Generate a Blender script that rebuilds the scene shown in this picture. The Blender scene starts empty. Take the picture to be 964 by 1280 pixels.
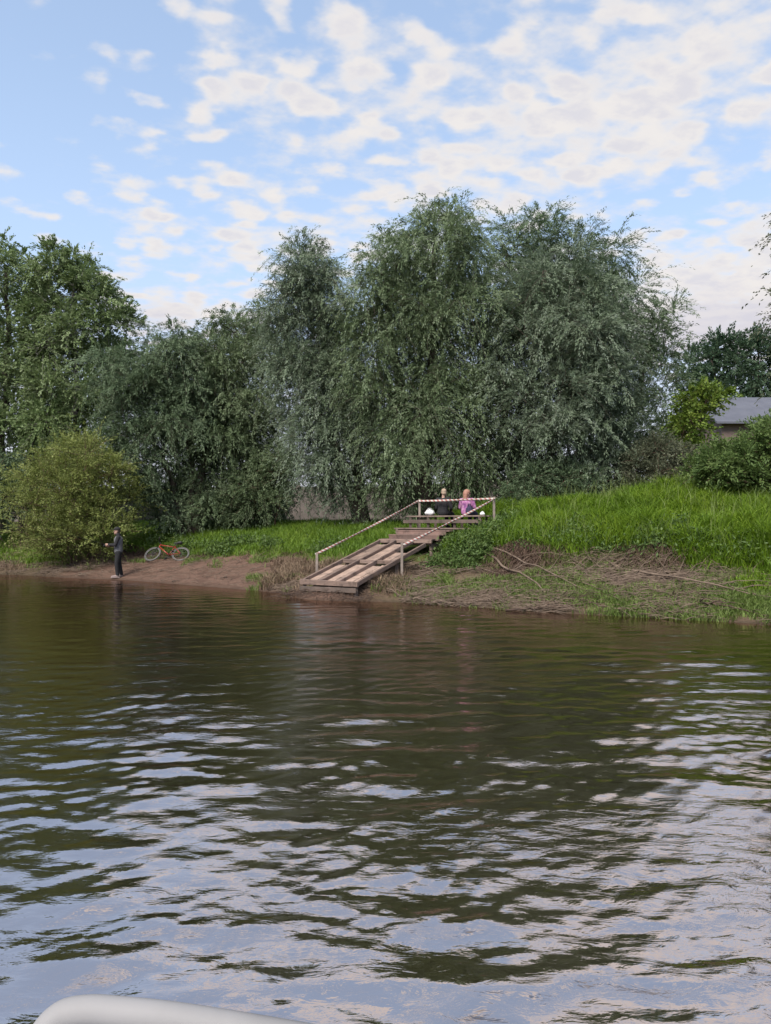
import bpy, bmesh, math, random
import numpy as np
from mathutils import Vector, Matrix

rnd = random.Random(7)
rng = np.random.default_rng(11)
S = bpy.context.scene
COL = S.collection
R = math.radians

# ------------------------------------------------------------------ camera
FPX, PW, PH, CAMZ, HOR = 962.0, 964.0, 1280.0, 1.9, 655.0
PITCH = math.atan((HOR - PH / 2) / FPX)
cam = bpy.data.objects.new("camera", bpy.data.cameras.new("camera"))
COL.objects.link(cam)
cam.location = (0, 0, CAMZ)
cam.rotation_euler = (math.pi / 2 + PITCH, 0, 0)
cam.data.sensor_fit = 'VERTICAL'
cam.data.sensor_height = 36
cam.data.lens = 36 * FPX / PH
cam.data.clip_start = 0.05
cam.data.clip_end = 6000
S.camera = cam
CP, SP = math.cos(PITCH), math.sin(PITCH)


def ray(px, py):
    x, y = (px - PW / 2) / FPX, (PH / 2 - py) / FPX
    return Vector((x, CP - y * SP, SP + y * CP))


def at(px, py, Y):
    d = ray(px, py)
    t = Y / d.y
    return Vector((d.x * t, Y, CAMZ + d.z * t))


# ------------------------------------------------------------------ helpers
def tag(o, label=None, cat=None, group=None, kind=None):
    if label: o["label"] = label
    if cat: o["category"] = cat
    if group: o["group"] = group
    if kind: o["kind"] = kind
    return o


def empty(name, loc=(0, 0, 0), label=None, cat=None, group=None):
    o = bpy.data.objects.new(name, None)
    COL.objects.link(o)
    o.location = loc
    o.empty_display_size = 0.2
    return tag(o, label, cat, group)


def np_mesh(name, verts, faces, mat, parent=None, smooth=False, attrs=None, n=None):
    """verts (N,3), faces (M,k) int array of one polygon size, or list of such arrays"""
    me = bpy.data.meshes.new(name)
    verts = np.asarray(verts, dtype=np.float32)
    fl = faces if isinstance(faces, list) else [faces]
    fl = [np.asarray(f, dtype=np.int32) for f in fl if len(f)]
    tot = np.concatenate([np.full(len(f), f.shape[1], dtype=np.int32) for f in fl])
    loops = np.concatenate([f.ravel() for f in fl])
    start = np.concatenate([[0], np.cumsum(tot)[:-1]]).astype(np.int32)
    me.vertices.add(len(verts))
    me.vertices.foreach_set("co", verts.ravel())
    me.loops.add(len(loops))
    me.loops.foreach_set("vertex_index", loops)
    me.polygons.add(len(tot))
    me.polygons.foreach_set("loop_start", start)
    me.polygons.foreach_set("loop_total", tot)
    if attrs:
        for an, (dom, typ, data) in attrs.items():
            a = me.attributes.new(an, typ, dom)
            if typ == 'FLOAT':
                a.data.foreach_set("value", np.asarray(data, dtype=np.float32))
            else:
                a.data.foreach_set("color", np.asarray(data, dtype=np.float32).ravel())
    me.update(calc_edges=True)
    me.validate()
    if smooth:
        me.polygons.foreach_set("use_smooth", np.ones(len(tot), dtype=bool))
    o = bpy.data.objects.new(name, me)
    COL.objects.link(o)
    if mat: me.materials.append(mat)
    if parent: o.parent = parent
    return o


def bm_obj(name, bm, mat, parent=None, smooth=False, bevel=0.0):
    me = bpy.data.meshes.new(name)
    bmesh.ops.recalc_face_normals(bm, faces=bm.faces)
    if bevel > 0:
        bmesh.ops.bevel(bm, geom=list(bm.edges), offset=bevel, segments=1, affect='EDGES', clamp_overlap=True)
    bm.to_mesh(me)
    bm.free()
    if smooth:
        for p in me.polygons: p.use_smooth = True
    o = bpy.data.objects.new(name, me)
    COL.objects.link(o)
    me.materials.append(mat)
    if parent: o.parent = parent
    return o


def beam(bm, p0, p1, w, h, up=Vector((0, 0, 1)), jit=0.0):
    """rectangular timber from p0 to p1 (centre line), w across, h along up"""
    p0, p1 = Vector(p0), Vector(p1)
    t = (p1 - p0).normalized()
    s = t.cross(up).normalized()
    u = s.cross(t).normalized()
    vs = []
    for p in (p0, p1):
        for a, b in ((-1, -1), (1, -1), (1, 1), (-1, 1)):
            j = Vector((rnd.uniform(-jit, jit), rnd.uniform(-jit, jit), rnd.uniform(-jit, jit)))
            vs.append(bm.verts.new(p + s * (a * w / 2) + u * (b * h / 2) + j))
    for f in ((0, 1, 2, 3), (7, 6, 5, 4), (0, 4, 5, 1), (1, 5, 6, 2), (2, 6, 7, 3), (3, 7, 4, 0)):
        bm.faces.new([vs[i] for i in f])


def tube_np(paths, seg=6):
    """paths: list of (pts (n,3), radii (n,)) -> verts, quads"""
    V, F, off = [], [], 0
    ang = np.linspace(0, 2 * np.pi, seg, endpoint=False)
    ca, sa = np.cos(ang), np.sin(ang)
    for pts, rad in paths:
        pts = np.asarray(pts, float)
        rad = np.asarray(rad, float)
        n = len(pts)
        t = np.gradient(pts, axis=0)
        t /= np.linalg.norm(t, axis=1)[:, None] + 1e-9
        ref = np.array([0.0, 0.0, 1.0]) if abs(t[:, 2]).mean() < 0.8 else np.array([1.0, 0.0, 0.0])
        s = np.cross(t, ref)
        s /= np.linalg.norm(s, axis=1)[:, None] + 1e-9
        u = np.cross(s, t)
        ring = pts[:, None, :] + rad[:, None, None] * (ca[None, :, None] * s[:, None, :] + sa[None, :, None] * u[:, None, :])
        V.append(ring.reshape(-1, 3))
        i = np.arange(n - 1)[:, None] * seg
        k = np.arange(seg)[None, :]
        k2 = (k + 1) % seg
        q = np.stack([i + k, i + k2, i + seg + k2, i + seg + k], axis=-1).reshape(-1, 4) + off
        F.append(q)
        # caps
        if seg == 4:
            F.append(np.array([[0, 1, 2, 3]]) + off)
            F.append(np.array([[3, 2, 1, 0]]) + off + (n - 1) * seg)
        else:
            c0 = len(V[-1])
            V.append(np.array([pts[0], pts[-1]]))
            kk = np.arange(seg)
            k2 = (kk + 1) % seg
            F.append(np.stack([kk * 0 + c0, k2, kk, kk * 0 + c0], -1)[:, :4] * 1 + off if False else
                     np.stack([np.full(seg, c0), k2, kk, kk], -1) + off)
            F.append(np.stack([np.full(seg, c0 + 1), kk + (n - 1) * seg, k2 + (n - 1) * seg, k2 + (n - 1) * seg], -1) + off)
            off += c0 + 2
            continue
        off += n * seg
    # degenerate cap quads -> triangles
    V = np.concatenate(V)
    quads, tris = [], []
    for f in F:
        d = f[:, 2] == f[:, 3]
        quads.append(f[~d]); tris.append(f[d][:, :3])
    return V, [np.concatenate(quads), np.concatenate(tris)]


def tubes(name, paths, mat, parent=None, seg=8, smooth=True):
    V, F = tube_np(paths, seg)
    return np_mesh(name, V, F, mat, parent, smooth)


# ------------------------------------------------------------------ numpy value noise
_lat = rng.random((256, 256))


def vnoise(x, y):
    x = np.asarray(x, float); y = np.asarray(y, float)
    xi, yi = np.floor(x).astype(int), np.floor(y).astype(int)
    fx, fy = x - xi, y - yi
    fx = fx * fx * (3 - 2 * fx); fy = fy * fy * (3 - 2 * fy)
    a = _lat[xi & 255, yi & 255]; b = _lat[(xi + 1) & 255, yi & 255]
    c = _lat[xi & 255, (yi + 1) & 255]; d = _lat[(xi + 1) & 255, (yi + 1) & 255]
    return (a * (1 - fx) + b * fx) * (1 - fy) + (c * (1 - fx) + d * fx) * fy


def fbm(x, y, o=4):
    v, a, s = 0, 0.5, 1.0
    for i in range(o):
        v = v + a * (vnoise(np.asarray(x) * s + 17.3 * i, np.asarray(y) * s + 9.1 * i) - 0.5)
        a *= 0.5; s *= 2.03
    return v


def sstep(a, b, x):
    t = np.clip((x - a) / (b - a), 0, 1)
    return t * t * (3 - 2 * t)


# ------------------------------------------------------------------ materials
class NT:
    def __init__(s, tree):
        s.t = tree; s.n = tree.nodes; s.l = tree.links
    def new(s, typ, **kw):
        n = s.n.new(typ)
        for k, v in kw.items(): setattr(n, k, v)
        return n
    def link(s, a, b): s.l.new(a, b)
    def val(s, sock, v):
        if hasattr(v, 'is_output') or isinstance(v, bpy.types.NodeSocket): s.l.new(v, sock)
        else: sock.default_value = v
    def math(s, op, a, b=None, c=None, clamp=False):
        n = s.new('ShaderNodeMath', operation=op, use_clamp=clamp)
        s.val(n.inputs[0], a)
        if b is not None: s.val(n.inputs[1], b)
        if c is not None: s.val(n.inputs[2], c)
        return n.outputs[0]
    def mix(s, f, a, b):
        n = s.new('ShaderNodeMix', data_type='RGBA')
        s.val(n.inputs[0], f); s.val(n.inputs[6], a); s.val(n.inputs[7], b)
        return n.outputs[2]
    def noise(s, vec, scale, detail=4, rough=0.55, dist=0.0):
        n = s.new('ShaderNodeTexNoise')
        if vec is not None: s.link(vec, n.inputs['Vector'])
        n.inputs['Scale'].default_value = scale
        n.inputs['Detail'].default_value = detail
        n.inputs['Roughness'].default_value = rough
        n.inputs['Distortion'].default_value = dist
        return n.outputs[0]
    def ramp(s, f, *stops):
        n = s.new('ShaderNodeValToRGB')
        s.link(f, n.inputs[0])
        e = n.color_ramp.elements
        while len(e) < len(stops): e.new(0.5)
        for i, (p, c) in enumerate(stops):
            e[i].position = p
            e[i].color = c if len(c) == 4 else (*c, 1)
        return n.outputs[0]
    def smooth(s, v, a, b, lo=0.0, hi=1.0):
        n = s.new('ShaderNodeMapRange', interpolation_type='SMOOTHSTEP')
        s.val(n.inputs[0], v)
        n.inputs[1].default_value = a; n.inputs[2].default_value = b
        n.inputs[3].default_value = lo; n.inputs[4].default_value = hi
        return n.outputs[0]


def c4(c): return (c[0], c[1], c[2], 1)


def mat(name, c1, c2=None, scale=6.0, rough=0.8, metal=0.0, bump=0.0, bscale=None, stretch=None, spec=0.3, vary=0.0):
    m = bpy.data.materials.new(name)
    m.use_nodes = True
    t = NT(m.node_tree)
    b = t.n['Principled BSDF']
    b.inputs['Roughness'].default_value = rough
    b.inputs['Metallic'].default_value = metal
    b.inputs['Specular IOR Level'].default_value = spec
    tc = t.new('ShaderNodeTexCoord')
    v = tc.outputs['Object']
    if stretch:
        mp = t.new('ShaderNodeMapping')
        mp.inputs['Scale'].default_value = stretch
        t.link(v, mp.inputs[0]); v = mp.outputs[0]
    if c2 is None: c2 = tuple(x * 0.75 for x in c1)
    f = t.noise(v, scale)
    f = t.smooth(f, 0.3, 0.7)
    cc = t.mix(f, c4(c1), c4(c2))
    if vary:      # boards differ from one another; stains along and across them
        oi = t.new('ShaderNodeObjectInfo')
        hs = t.new('ShaderNodeHueSaturation')
        t.link(t.smooth(oi.outputs['Random'], 0.0, 1.0, 1.0 - vary, 1.0 + vary), hs.inputs['Value'])
        t.link(cc, hs.inputs['Color'])
        st = t.smooth(t.noise(tc.outputs['Object'], 5.5, 6, 0.65), 0.52, 0.68)
        cc = t.mix(t.math('MULTIPLY', st, 0.6), hs.outputs[0], (0.045, 0.034, 0.028, 1))
    t.link(cc, b.inputs['Base Color'])
    if bump:
        bp = t.new('ShaderNodeBump')
        bp.inputs['Strength'].default_value = bump
        bp.inputs['Distance'].default_value = 0.02
        t.link(t.noise(v, bscale or scale * 4), bp.inputs['Height'])
        t.link(bp.outputs[0], b.inputs['Normal'])
    return m


def leaf_mat(name, ca, cb, cc, trans=0.36, rough=0.6):
    """leaf colours vary from leaf to leaf (tint attribute): ca - cb - cc"""
    m = bpy.data.materials.new(name)
    m.use_nodes = True
    t = NT(m.node_tree)
    b = t.n['Principled BSDF']
    a = t.new('ShaderNodeAttribute', attribute_name='tint')
    col = t.ramp(a.outputs['Fac'], (0.0, ca), (0.5, cb), (1.0, cc))
    t.link(col, b.inputs['Base Color'])
    b.inputs['Roughness'].default_value = rough
    b.inputs['Specular IOR Level'].default_value = 0.35
    tr = t.new('ShaderNodeBsdfTranslucent')
    t.link(col, tr.inputs[0])
    mx = t.new('ShaderNodeMixShader')
    mx.inputs[0].default_value = trans
    t.link(b.outputs[0], mx.inputs[1]); t.link(tr.outputs[0], mx.inputs[2])
    t.link(mx.outputs[0], t.n['Material Output'].inputs[0])
    return m


M = {}
M['bark'] = mat('dark_willow_bark', (0.045, 0.036, 0.028), (0.09, 0.075, 0.06), 5, 0.95, bump=0.6, stretch=(3, 3, 0.6))
M['bark_pale'] = mat('pale_bark', (0.32, 0.30, 0.27), (0.12, 0.11, 0.10), 3, 0.9, bump=0.4, stretch=(2, 2, 1))
M['stem'] = mat('reddish_stems', (0.11, 0.06, 0.045), (0.07, 0.05, 0.035), 5, 0.9)
M['willow'] = leaf_mat('willow_leaf', (0.0743, 0.1128, 0.0499), (0.1400, 0.1926, 0.0933), (0.2359, 0.2957, 0.1797))
M['willow_grey'] = leaf_mat('willow_leaf_silvery', (0.0800, 0.1154, 0.0666), (0.1501, 0.2008, 0.1231), (0.2573, 0.3053, 0.2330))
M['willow_deep'] = leaf_mat('willow_leaf_deep', (0.0629, 0.0990, 0.0499), (0.1144, 0.1678, 0.0865), (0.2000, 0.2613, 0.1581))
M['poplar'] = leaf_mat('poplar_leaf', (0.0979, 0.1483, 0.0493), (0.1653, 0.2286, 0.0904), (0.2510, 0.3151, 0.1644))
M['olive_bush'] = leaf_mat('olive_bush_leaf', (0.1120, 0.1494, 0.0343), (0.1960, 0.2332, 0.0601), (0.2856, 0.3169, 0.1073))
M['bright'] = leaf_mat('bright_leaf', (0.0675, 0.1196, 0.0182), (0.1170, 0.1840, 0.0260), (0.1800, 0.2392, 0.0390), 0.35)
M['bush'] = leaf_mat('bush_leaf', (0.0598, 0.1035, 0.0276), (0.0978, 0.1552, 0.0414), (0.1495, 0.2127, 0.0644))
M['far_leaf'] = leaf_mat('far_tree_leaf', (0.0405, 0.0770, 0.0420), (0.0675, 0.1190, 0.0660), (0.1080, 0.1610, 0.0960))
M['greyleaf'] = leaf_mat('grey_green_leaf', (0.0750, 0.0900, 0.0520), (0.1150, 0.1300, 0.0800), (0.1650, 0.1750, 0.1150))
M['grass'] = leaf_mat('grass_bright', (0.0660, 0.1251, 0.0063), (0.1122, 0.2014, 0.0099), (0.1925, 0.2756, 0.0198), 0.3)
M['grass_short'] = leaf_mat('grass_meadow', (0.0648, 0.1239, 0.0095), (0.1080, 0.1890, 0.0152), (0.1728, 0.2467, 0.0285), 0.3)
M['grass_mat'] = leaf_mat('grass_brown_mat', (0.070, 0.042, 0.032), (0.125, 0.080, 0.058), (0.20, 0.140, 0.100), 0.1, 0.85)
M['grass_dry'] = leaf_mat('grass_dry', (0.10, 0.062, 0.042), (0.17, 0.115, 0.078), (0.25, 0.185, 0.125), 0.15, 0.8)
M['grass_water'] = leaf_mat('grass_waterside', (0.0808, 0.1265, 0.0238), (0.1235, 0.1815, 0.0380), (0.1805, 0.2200, 0.0665), 0.25)
M['weed'] = leaf_mat('weed_leaf', (0.045, 0.085, 0.020), (0.075, 0.125, 0.030), (0.115, 0.170, 0.045), 0.25)
M['stick'] = mat('dead_wood', (0.185, 0.138, 0.104), (0.10, 0.072, 0.054), 6, 0.9)
M['stick_dark'] = mat('dead_wood_dark', (0.10, 0.065, 0.048), (0.055, 0.038, 0.03), 6, 0.9)
M['wood'] = mat('weathered_boards', (0.215, 0.150, 0.122), (0.135, 0.098, 0.084), 4, 0.9, vary=0.22, bump=0.25, stretch=(1, 1, 6))
M['wood_ply'] = mat('pale_ramp_boards', (0.315, 0.225, 0.178), (0.205, 0.148, 0.120), 3.5, 0.9, vary=0.25, bump=0.2)
M['wood_step'] = mat('step_boards', (0.175, 0.112, 0.094), (0.12, 0.082, 0.070), 3, 0.85, vary=0.25, bump=0.25)
M['wood_grey'] = mat('grey_bench_wood', (0.17, 0.125, 0.105), (0.10, 0.08, 0.068), 4, 0.9, vary=0.25, bump=0.3)
M['post'] = mat('grey_post_wood', (0.27, 0.225, 0.195), (0.19, 0.155, 0.135), 5, 0.85)


def stripe_mat():
    m = bpy.data.materials.new('red_white_barrier_tape')
    m.use_nodes = True
    t = NT(m.node_tree)
    b = t.n['Principled BSDF']
    a = t.new('ShaderNodeAttribute', attribute_name='along')
    f = t.math('GREATER_THAN', t.math('FRACT', a.outputs['Fac']), 0.5)
    n = t.smooth(t.noise(t.new('ShaderNodeTexCoord').outputs['Object'], 3.0), 0.35, 0.7)
    wh = t.mix(n, (0.52, 0.48, 0.44, 1), (0.42, 0.38, 0.34, 1))
    rd = t.mix(n, (0.34, 0.13, 0.115, 1), (0.27, 0.13, 0.11, 1))
    t.link(t.mix(f, wh, rd), b.inputs['Base Color'])
    b.inputs['Roughness'].default_value = 0.5
    return m


M['tape'] = stripe_mat()

# ------------------------------------------------------------------ the ramp's frame (plan): used by the ground as well
A2, C2 = Vector((0.547, 0.837)), Vector((0.837, -0.547))
P0 = Vector((-2.16, 20.0))
RAMP_L, RAMP_W = 3.58, 1.78
ZR0, ZR1, ZDECK = 0.42, 1.385, 1.76


def plan(al, ac, z=0.0):
    p = P0 + A2 * al + C2 * ac
    return Vector((p.x, p.y, z))


def ramp_z(al):
    return ZR0 + (ZR1 - ZR0) * al / RAMP_L


# ------------------------------------------------------------------ ground height
SHX = np.array([-600, -300, -60, -25, -14.5, -9, -1.73, 2.1, 7.3, 20, 60, 300, 600], float)
SHY = np.array([110, 80, 44, 33, 29, 26.1, 20.3, 17.4, 14.6, 8.5, 0, -20, -40], float)
LS, LZ = np.array([-60, -8, -2, 0, 0.4, 3.3, 3.65, 6, 9, 14, 30, 400]), np.array([-2.5, -1.4, -0.45, 0, 0.10, 0.74, 0.98, 1.32, 1.70, 1.9, 2.0, 2.2])
RS, RZ = np.array([-60, -8, -2, 0, 0.6, 2.8, 3.3, 5, 7.8, 12, 30, 400]), np.array([-2.5, -1.4, -0.5, 0, 0.17, 0.78, 1.32, 1.85, 2.35, 2.4, 2.3, 2.4])


def shore_s(x, y):
    x = np.asarray(x, float); y = np.asarray(y, float)
    w = 0.55 * fbm(x * 0.45 + 3, y * 0.0 + 5, 4)
    return (y - np.interp(x, SHX, SHY) - w) * 0.87


def ground_h(x, y):
    x = np.asarray(x, float); y = np.asarray(y, float)
    s = shore_s(x, y)
    near = np.clip(1 - np.abs(s) / 40, 0, 1)
    se = s + 0.9 * fbm(x * 0.55, y * 0.55 + 40, 3) * sstep(0.5, 3, s) * near
    hl = np.interp(se, LS, LZ); hr = np.interp(se, RS, RZ)
    t = sstep(0.6, 5.0, x)
    h = hl * (1 - t) + hr * t
    h = h + 0.42 * np.exp(-((x - 8.6) / 2.6) ** 2 - ((y - 23.0) / 2.2) ** 2)
    h = h + (0.10 * fbm(x * 0.9, y * 0.9, 4) + 0.05 * fbm(x * 3.1 + 7, y * 3.1, 3)) * sstep(0.1, 1.5, s)
    h = h + 0.42 * np.exp(-((x + 1.05) / 1.3) ** 2 - ((y - 19.75) / 0.75) ** 2)
    # dug out under the ramp, the steps and the platform
    rx, ry = x - P0.x, y - P0.y
    al = rx * A2.x + ry * A2.y
    ac = rx * C2.x + ry * C2.y
    lim = np.interp(al, [0, RAMP_L, 4.9, 7.4, 8.4], [0.17, 1.10, 1.52, 1.55, 1.75])
    w = sstep(-1.1, -0.3, ac) * (1 - sstep(2.0, 2.9, ac)) * sstep(-1.2, -0.1, al) * (1 - sstep(7.4, 8.6, al))
    return np.where(h > lim, h * (1 - w) + lim * w, h)


def gh(x, y): return float(ground_h(x, y))


def on_ground(px, py):
    d = ray(px, py)
    t = 3.0
    for i in range(4000):
        p = Vector((0, 0, CAMZ)) + d * t
        if p.z <= max(gh(p.x, p.y), 0.0): return p
        t += 0.02
        if t > 80: break
    return p


def axis(lo, hi, step, far, grow=1.12):
    a = list(np.arange(lo, hi, step))
    s, v = step, a[0]
    left = []
    while v > -far:
        s *= grow; v -= s; left.append(v)
    s, v = step, a[-1]
    right = []
    while v < far:
        s *= grow; v += s; right.append(v)
    return np.array(left[::-1] + a + right)


def build_ground():
    X = axis(-22, 14, 0.13, 900); Y = axis(12.5, 36, 0.13, 1500)
    Y = Y[Y > -60]
    gx, gy = np.meshgrid(X, Y, indexing='ij')
    z = ground_h(gx, gy)
    s = shore_s(gx, gy)
    V = np.stack([gx, gy, z], -1).reshape(-1, 3)
    nx, ny = len(X), len(Y)
    i = np.arange(nx - 1)[:, None] * ny; j = np.arange(ny - 1)[None, :]
    q = np.stack([i + j, i + ny + j, i + ny + j + 1, i + j + 1], -1).reshape(-1, 4)
    # what covers the soil: R sand, G turf, B dry brown earth
    n1 = fbm(gx * 0.8, gy * 0.8 + 11, 4) * 1.6
    t = sstep(-1.5, 0.8, gx)
    se = s + n1
    sand = (1 - t) * (1 - sstep(3.2, 3.7, s + n1 * 0.25)) * sstep(-13.5, -11.0, gx + n1)
    turf = np.where(gx < 0.5, sstep(3.2, 3.6, s + n1 * 0.25 + 1.7 * sstep(-10.8, -12.8, gx)), sstep(3.2, 3.7, s + n1 * 0.6))
    patch = sstep(0.15, 0.35, fbm(gx * 0.7 + 31, gy * 0.7, 4) * 1.8) * sstep(-1.5, 0.5, gx)
    turf = np.maximum(turf, 0.7 * patch * sstep(0.2, 0.8, s))
    dry = np.clip(1 - sand - turf, 0, 1)
    colr = np.stack([np.clip(sand * (1 - turf), 0, 1), turf, dry, np.ones_like(dry)], -1).reshape(-1, 4)
    m = bpy.data.materials.new('riverbank_soil')
    m.use_nodes = True
    tn = NT(m.node_tree)
    b = tn.n['Principled BSDF']
    b.inputs['Roughness'].default_value = 0.95
    b.inputs['Specular IOR Level'].default_value = 0.15
    att = tn.new('ShaderNodeAttribute', attribute_name='zone')
    sep = tn.new('ShaderNodeSeparateColor'); tn.link(att.outputs['Color'], sep.inputs[0])
    geo = tn.new('ShaderNodeNewGeometry').outputs['Position']
    nA = tn.smooth(tn.noise(geo, 1.3, 6), 0.35, 0.65)
    nB = tn.smooth(tn.noise(geo, 9.0, 5), 0.35, 0.65)
    mp = tn.new('ShaderNodeMapping'); mp.inputs['Scale'].default_value = (0.6, 2.2, 6); tn.link(geo, mp.inputs[0])
    nC = tn.smooth(tn.noise(mp.outputs[0], 1.6, 6, 0.6), 0.42, 0.62)
    sand_c = tn.mix(nC, (0.142, 0.088, 0.067, 1), (0.092, 0.056, 0.043, 1))
    sand_c = tn.mix(tn.math('MULTIPLY', nB, 0.35), sand_c, (0.14, 0.09, 0.066, 1))
    dry_c = tn.mix(nA, (0.098, 0.074, 0.046, 1), (0.068, 0.060, 0.030, 1))
    dry_c = tn.mix(tn.math('MULTIPLY', nB, 0.5), dry_c, (0.17, 0.115, 0.085, 1))
    turf_c = tn.mix(nA, (0.062, 0.095, 0.018, 1), (0.080, 0.085, 0.026, 1))
    c = tn.mix(sep.outputs[1], tn.mix(sep.outputs[0], dry_c, sand_c), turf_c)
    # river silt that stays wet up to a hand above the water
    sz = tn.new('ShaderNodeSeparateXYZ'); tn.link(geo, sz.inputs[0])
    wet = tn.smooth(sz.outputs[2], 0.0, 0.09, 1.0, 0.0)
    c = tn.mix(tn.math('MULTIPLY', wet, 0.6), c, (0.06, 0.042, 0.030, 1))
    tn.link(c, b.inputs['Base Color'])
    bp = tn.new('ShaderNodeBump'); bp.inputs['Strength'].default_value = 1.0; bp.inputs['Distance'].default_value = 0.09
    tn.link(tn.noise(geo, 7.0, 8, 0.65), bp.inputs['Height'])
    tn.link(bp.outputs[0], b.inputs['Normal'])
    o = np_mesh('riverbank_ground', V, q, m, smooth=True, attrs={'zone': ('POINT', 'FLOAT_COLOR', colr)})
    tag(o, 'brown sandy riverbank with an eroded edge and grassy top', 'ground', kind='structure')


build_ground()


# ------------------------------------------------------------------ water
def build_water():
    fine = np.arange(R(-44), R(44), 0.0030)
    coarse = np.linspace(R(44), R(316), 70)[1:-1]
    th = np.concatenate([fine, coarse])
    r = [0.9]
    while r[-1] < 2600:
        k = 0.0058 if r[-1] < 45 else 0.08
        r.append(r[-1] * (1 + k))
    r = np.array(r)
    rr, tt = np.meshgrid(r, th, indexing='ij')
    x, y = rr * np.sin(tt), rr * np.cos(tt)
    z = np.zeros_like(x)
    dr = rr * 0.0058
    wr = np.random.default_rng(5)
    # slowly varying patches: calm and ruffled water
    pat = np.clip(0.5 + 1.7 * fbm(x * 0.16 + 2, y * 0.42 + 8, 3), 0.05, 1.3)
    pat2 = np.clip(0.45 + 2.0 * fbm(x * 0.35 + 20, y * 0.75 + 3, 3), 0.0, 1.4)
    wx = x + 0.35 * fbm(x * 0.5, y * 0.5 + 60, 3)
    wy = y + 0.50 * fbm(x * 0.45 + 9, y * 0.6 + 33, 3)
    spec = []
    for i in range(9): spec.append((wr.uniform(0.7, 2.0), wr.normal(0.12, 0.40), 0.0075, 0))
    for i in range(16): spec.append((wr.uniform(0.26, 0.66), wr.normal(0.05, 0.48), 0.0205, 1))
    for i in range(26): spec.append((wr.uniform(0.09, 0.26), wr.normal(0.05, 0.75), 0.0185, 2))
    for i in range(22): spec.append((wr.uniform(0.045, 0.11), wr.normal(0.1, 0.9), 0.0170, 3))
    for lam, dirn, slope, band in spec:
        k = 2 * np.pi / lam
        amp = slope / k * wr.uniform(0.6, 1.3)
        ph = k * (wx * math.sin(dirn) + wy * math.cos(dirn)) + wr.uniform(0, 6.28)
        fade = np.clip((lam / (dr * 2.2)) - 1, 0, 1)
        env = (0.45 + 0.7 * pat) if band == 0 else ((0.25 + 1.1 * pat) if band == 1 else ((0.35 + 1.1 * pat2) if band == 2 else (0.25 + 1.3 * pat2)))
        z += amp * env * fade * (np.sin(ph) + 0.18 * np.sin(2 * ph + 0.6))
    s = shore_s(x, y)
    z *= np.where(s > -1.5, np.clip(-s / 1.5, 0.25, 1), 1)
    z *= np.clip(1 - (rr - 45) / 40, 0, 1)
    V = np.stack([x, y, z], -1).reshape(-1, 3)
    nr, nt = len(r), len(th)
    i = np.arange(nr - 1)[:, None] * nt; j = np.arange(nt)[None, :]; j2 = (j + 1) % nt
    q = np.stack([i + j, i + nt + j, i + nt + j2, i + j2], -1).reshape(-1, 4)
    V = np.concatenate([V, [[0, 0, 0]]])
    jj = np.arange(nt)
    tri = np.stack([np.full(nt, len(V) - 1), jj, (jj + 1) % nt], -1)
    m = bpy.data.materials.new('brown_river_water')
    m.use_nodes = True
    t = NT(m.node_tree)
    t.n.remove(t.n['Principled BSDF'])
    out = t.n['Material Output']
    geo = t.new('ShaderNodeNewGeometry').outputs['Position']
    mp = t.new('ShaderNodeMapping'); mp.inputs['Scale'].default_value = (0.75, 1.7, 1); mp.inputs['Rotation'].default_value = (0, 0, R(8))
    t.link(geo, mp.inputs[0])
    h1 = t.noise(mp.outputs[0], 7.0, 4, 0.55, 0.4)
    ptch = t.smooth(t.noise(mp.outputs[0], 0.22, 3), 0.42, 0.66, 0.30, 1.0)
    bp = t.new('ShaderNodeBump'); bp.inputs['Distance'].default_value = 0.0115
    t.link(t.math('MULTIPLY', ptch, 1.0), bp.inputs['Strength'])
    t.link(h1, bp.inputs['Height'])
    dif = t.new('ShaderNodeBsdfDiffuse'); dif.inputs[0].default_value = (0.017, 0.011, 0.005, 1)
    gl = t.new('ShaderNodeBsdfGlossy'); gl.inputs['Roughness'].default_value = 0.028
    gl.inputs[0].default_value = (0.89, 0.765, 0.715, 1)
    t.link(bp.outputs[0], gl.inputs['Normal'])
    fr = t.new('ShaderNodeFresnel'); fr.inputs[0].default_value = 1.33
    t.link(bp.outputs[0], fr.inputs['Normal'])
    f = t.math('ADD', t.math('MULTIPLY', t.math('POWER', fr.outputs[0], 0.55), 0.70), 0.065, clamp=True)
    mx = t.new('ShaderNodeMixShader')
    t.link(f, mx.inputs[0]); t.link(dif.outputs[0], mx.inputs[1]); t.link(gl.outputs[0], mx.inputs[2])
    t.link(mx.outputs[0], out.inputs[0])
    o = np_mesh('river_water', V, [q, tri], m, smooth=True)
    tag(o, 'dark brown rippled river water reflecting trees and sky', 'water', kind='structure')


build_water()


# ------------------------------------------------------------------ foliage
def inside(poly, x, y):
    res = np.zeros(len(x), bool)
    n = len(poly)
    for i in range(n):
        x0, y0 = poly[i]; x1, y1 = poly[(i + 1) % n]
        c = ((y0 > y) != (y1 > y)) & (x < (x1 - x0) * (y - y0) / (y1 - y0 + 1e-12) + x0)
        res ^= c
    return res


def edge_dist(poly, x, y):
    d = np.full(len(x), 1e9)
    n = len(poly)
    for i in range(n):
        a = np.array(poly[i]); b = np.array(poly[(i + 1) % n])
        ab = b - a
        t = np.clip(((x - a[0]) * ab[0] + (y - a[1]) * ab[1]) / (ab @ ab + 1e-12), 0, 1)
        d = np.minimum(d, np.hypot(x - a[0] - t * ab[0], y - a[1] - t * ab[1]))
    return d


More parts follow.
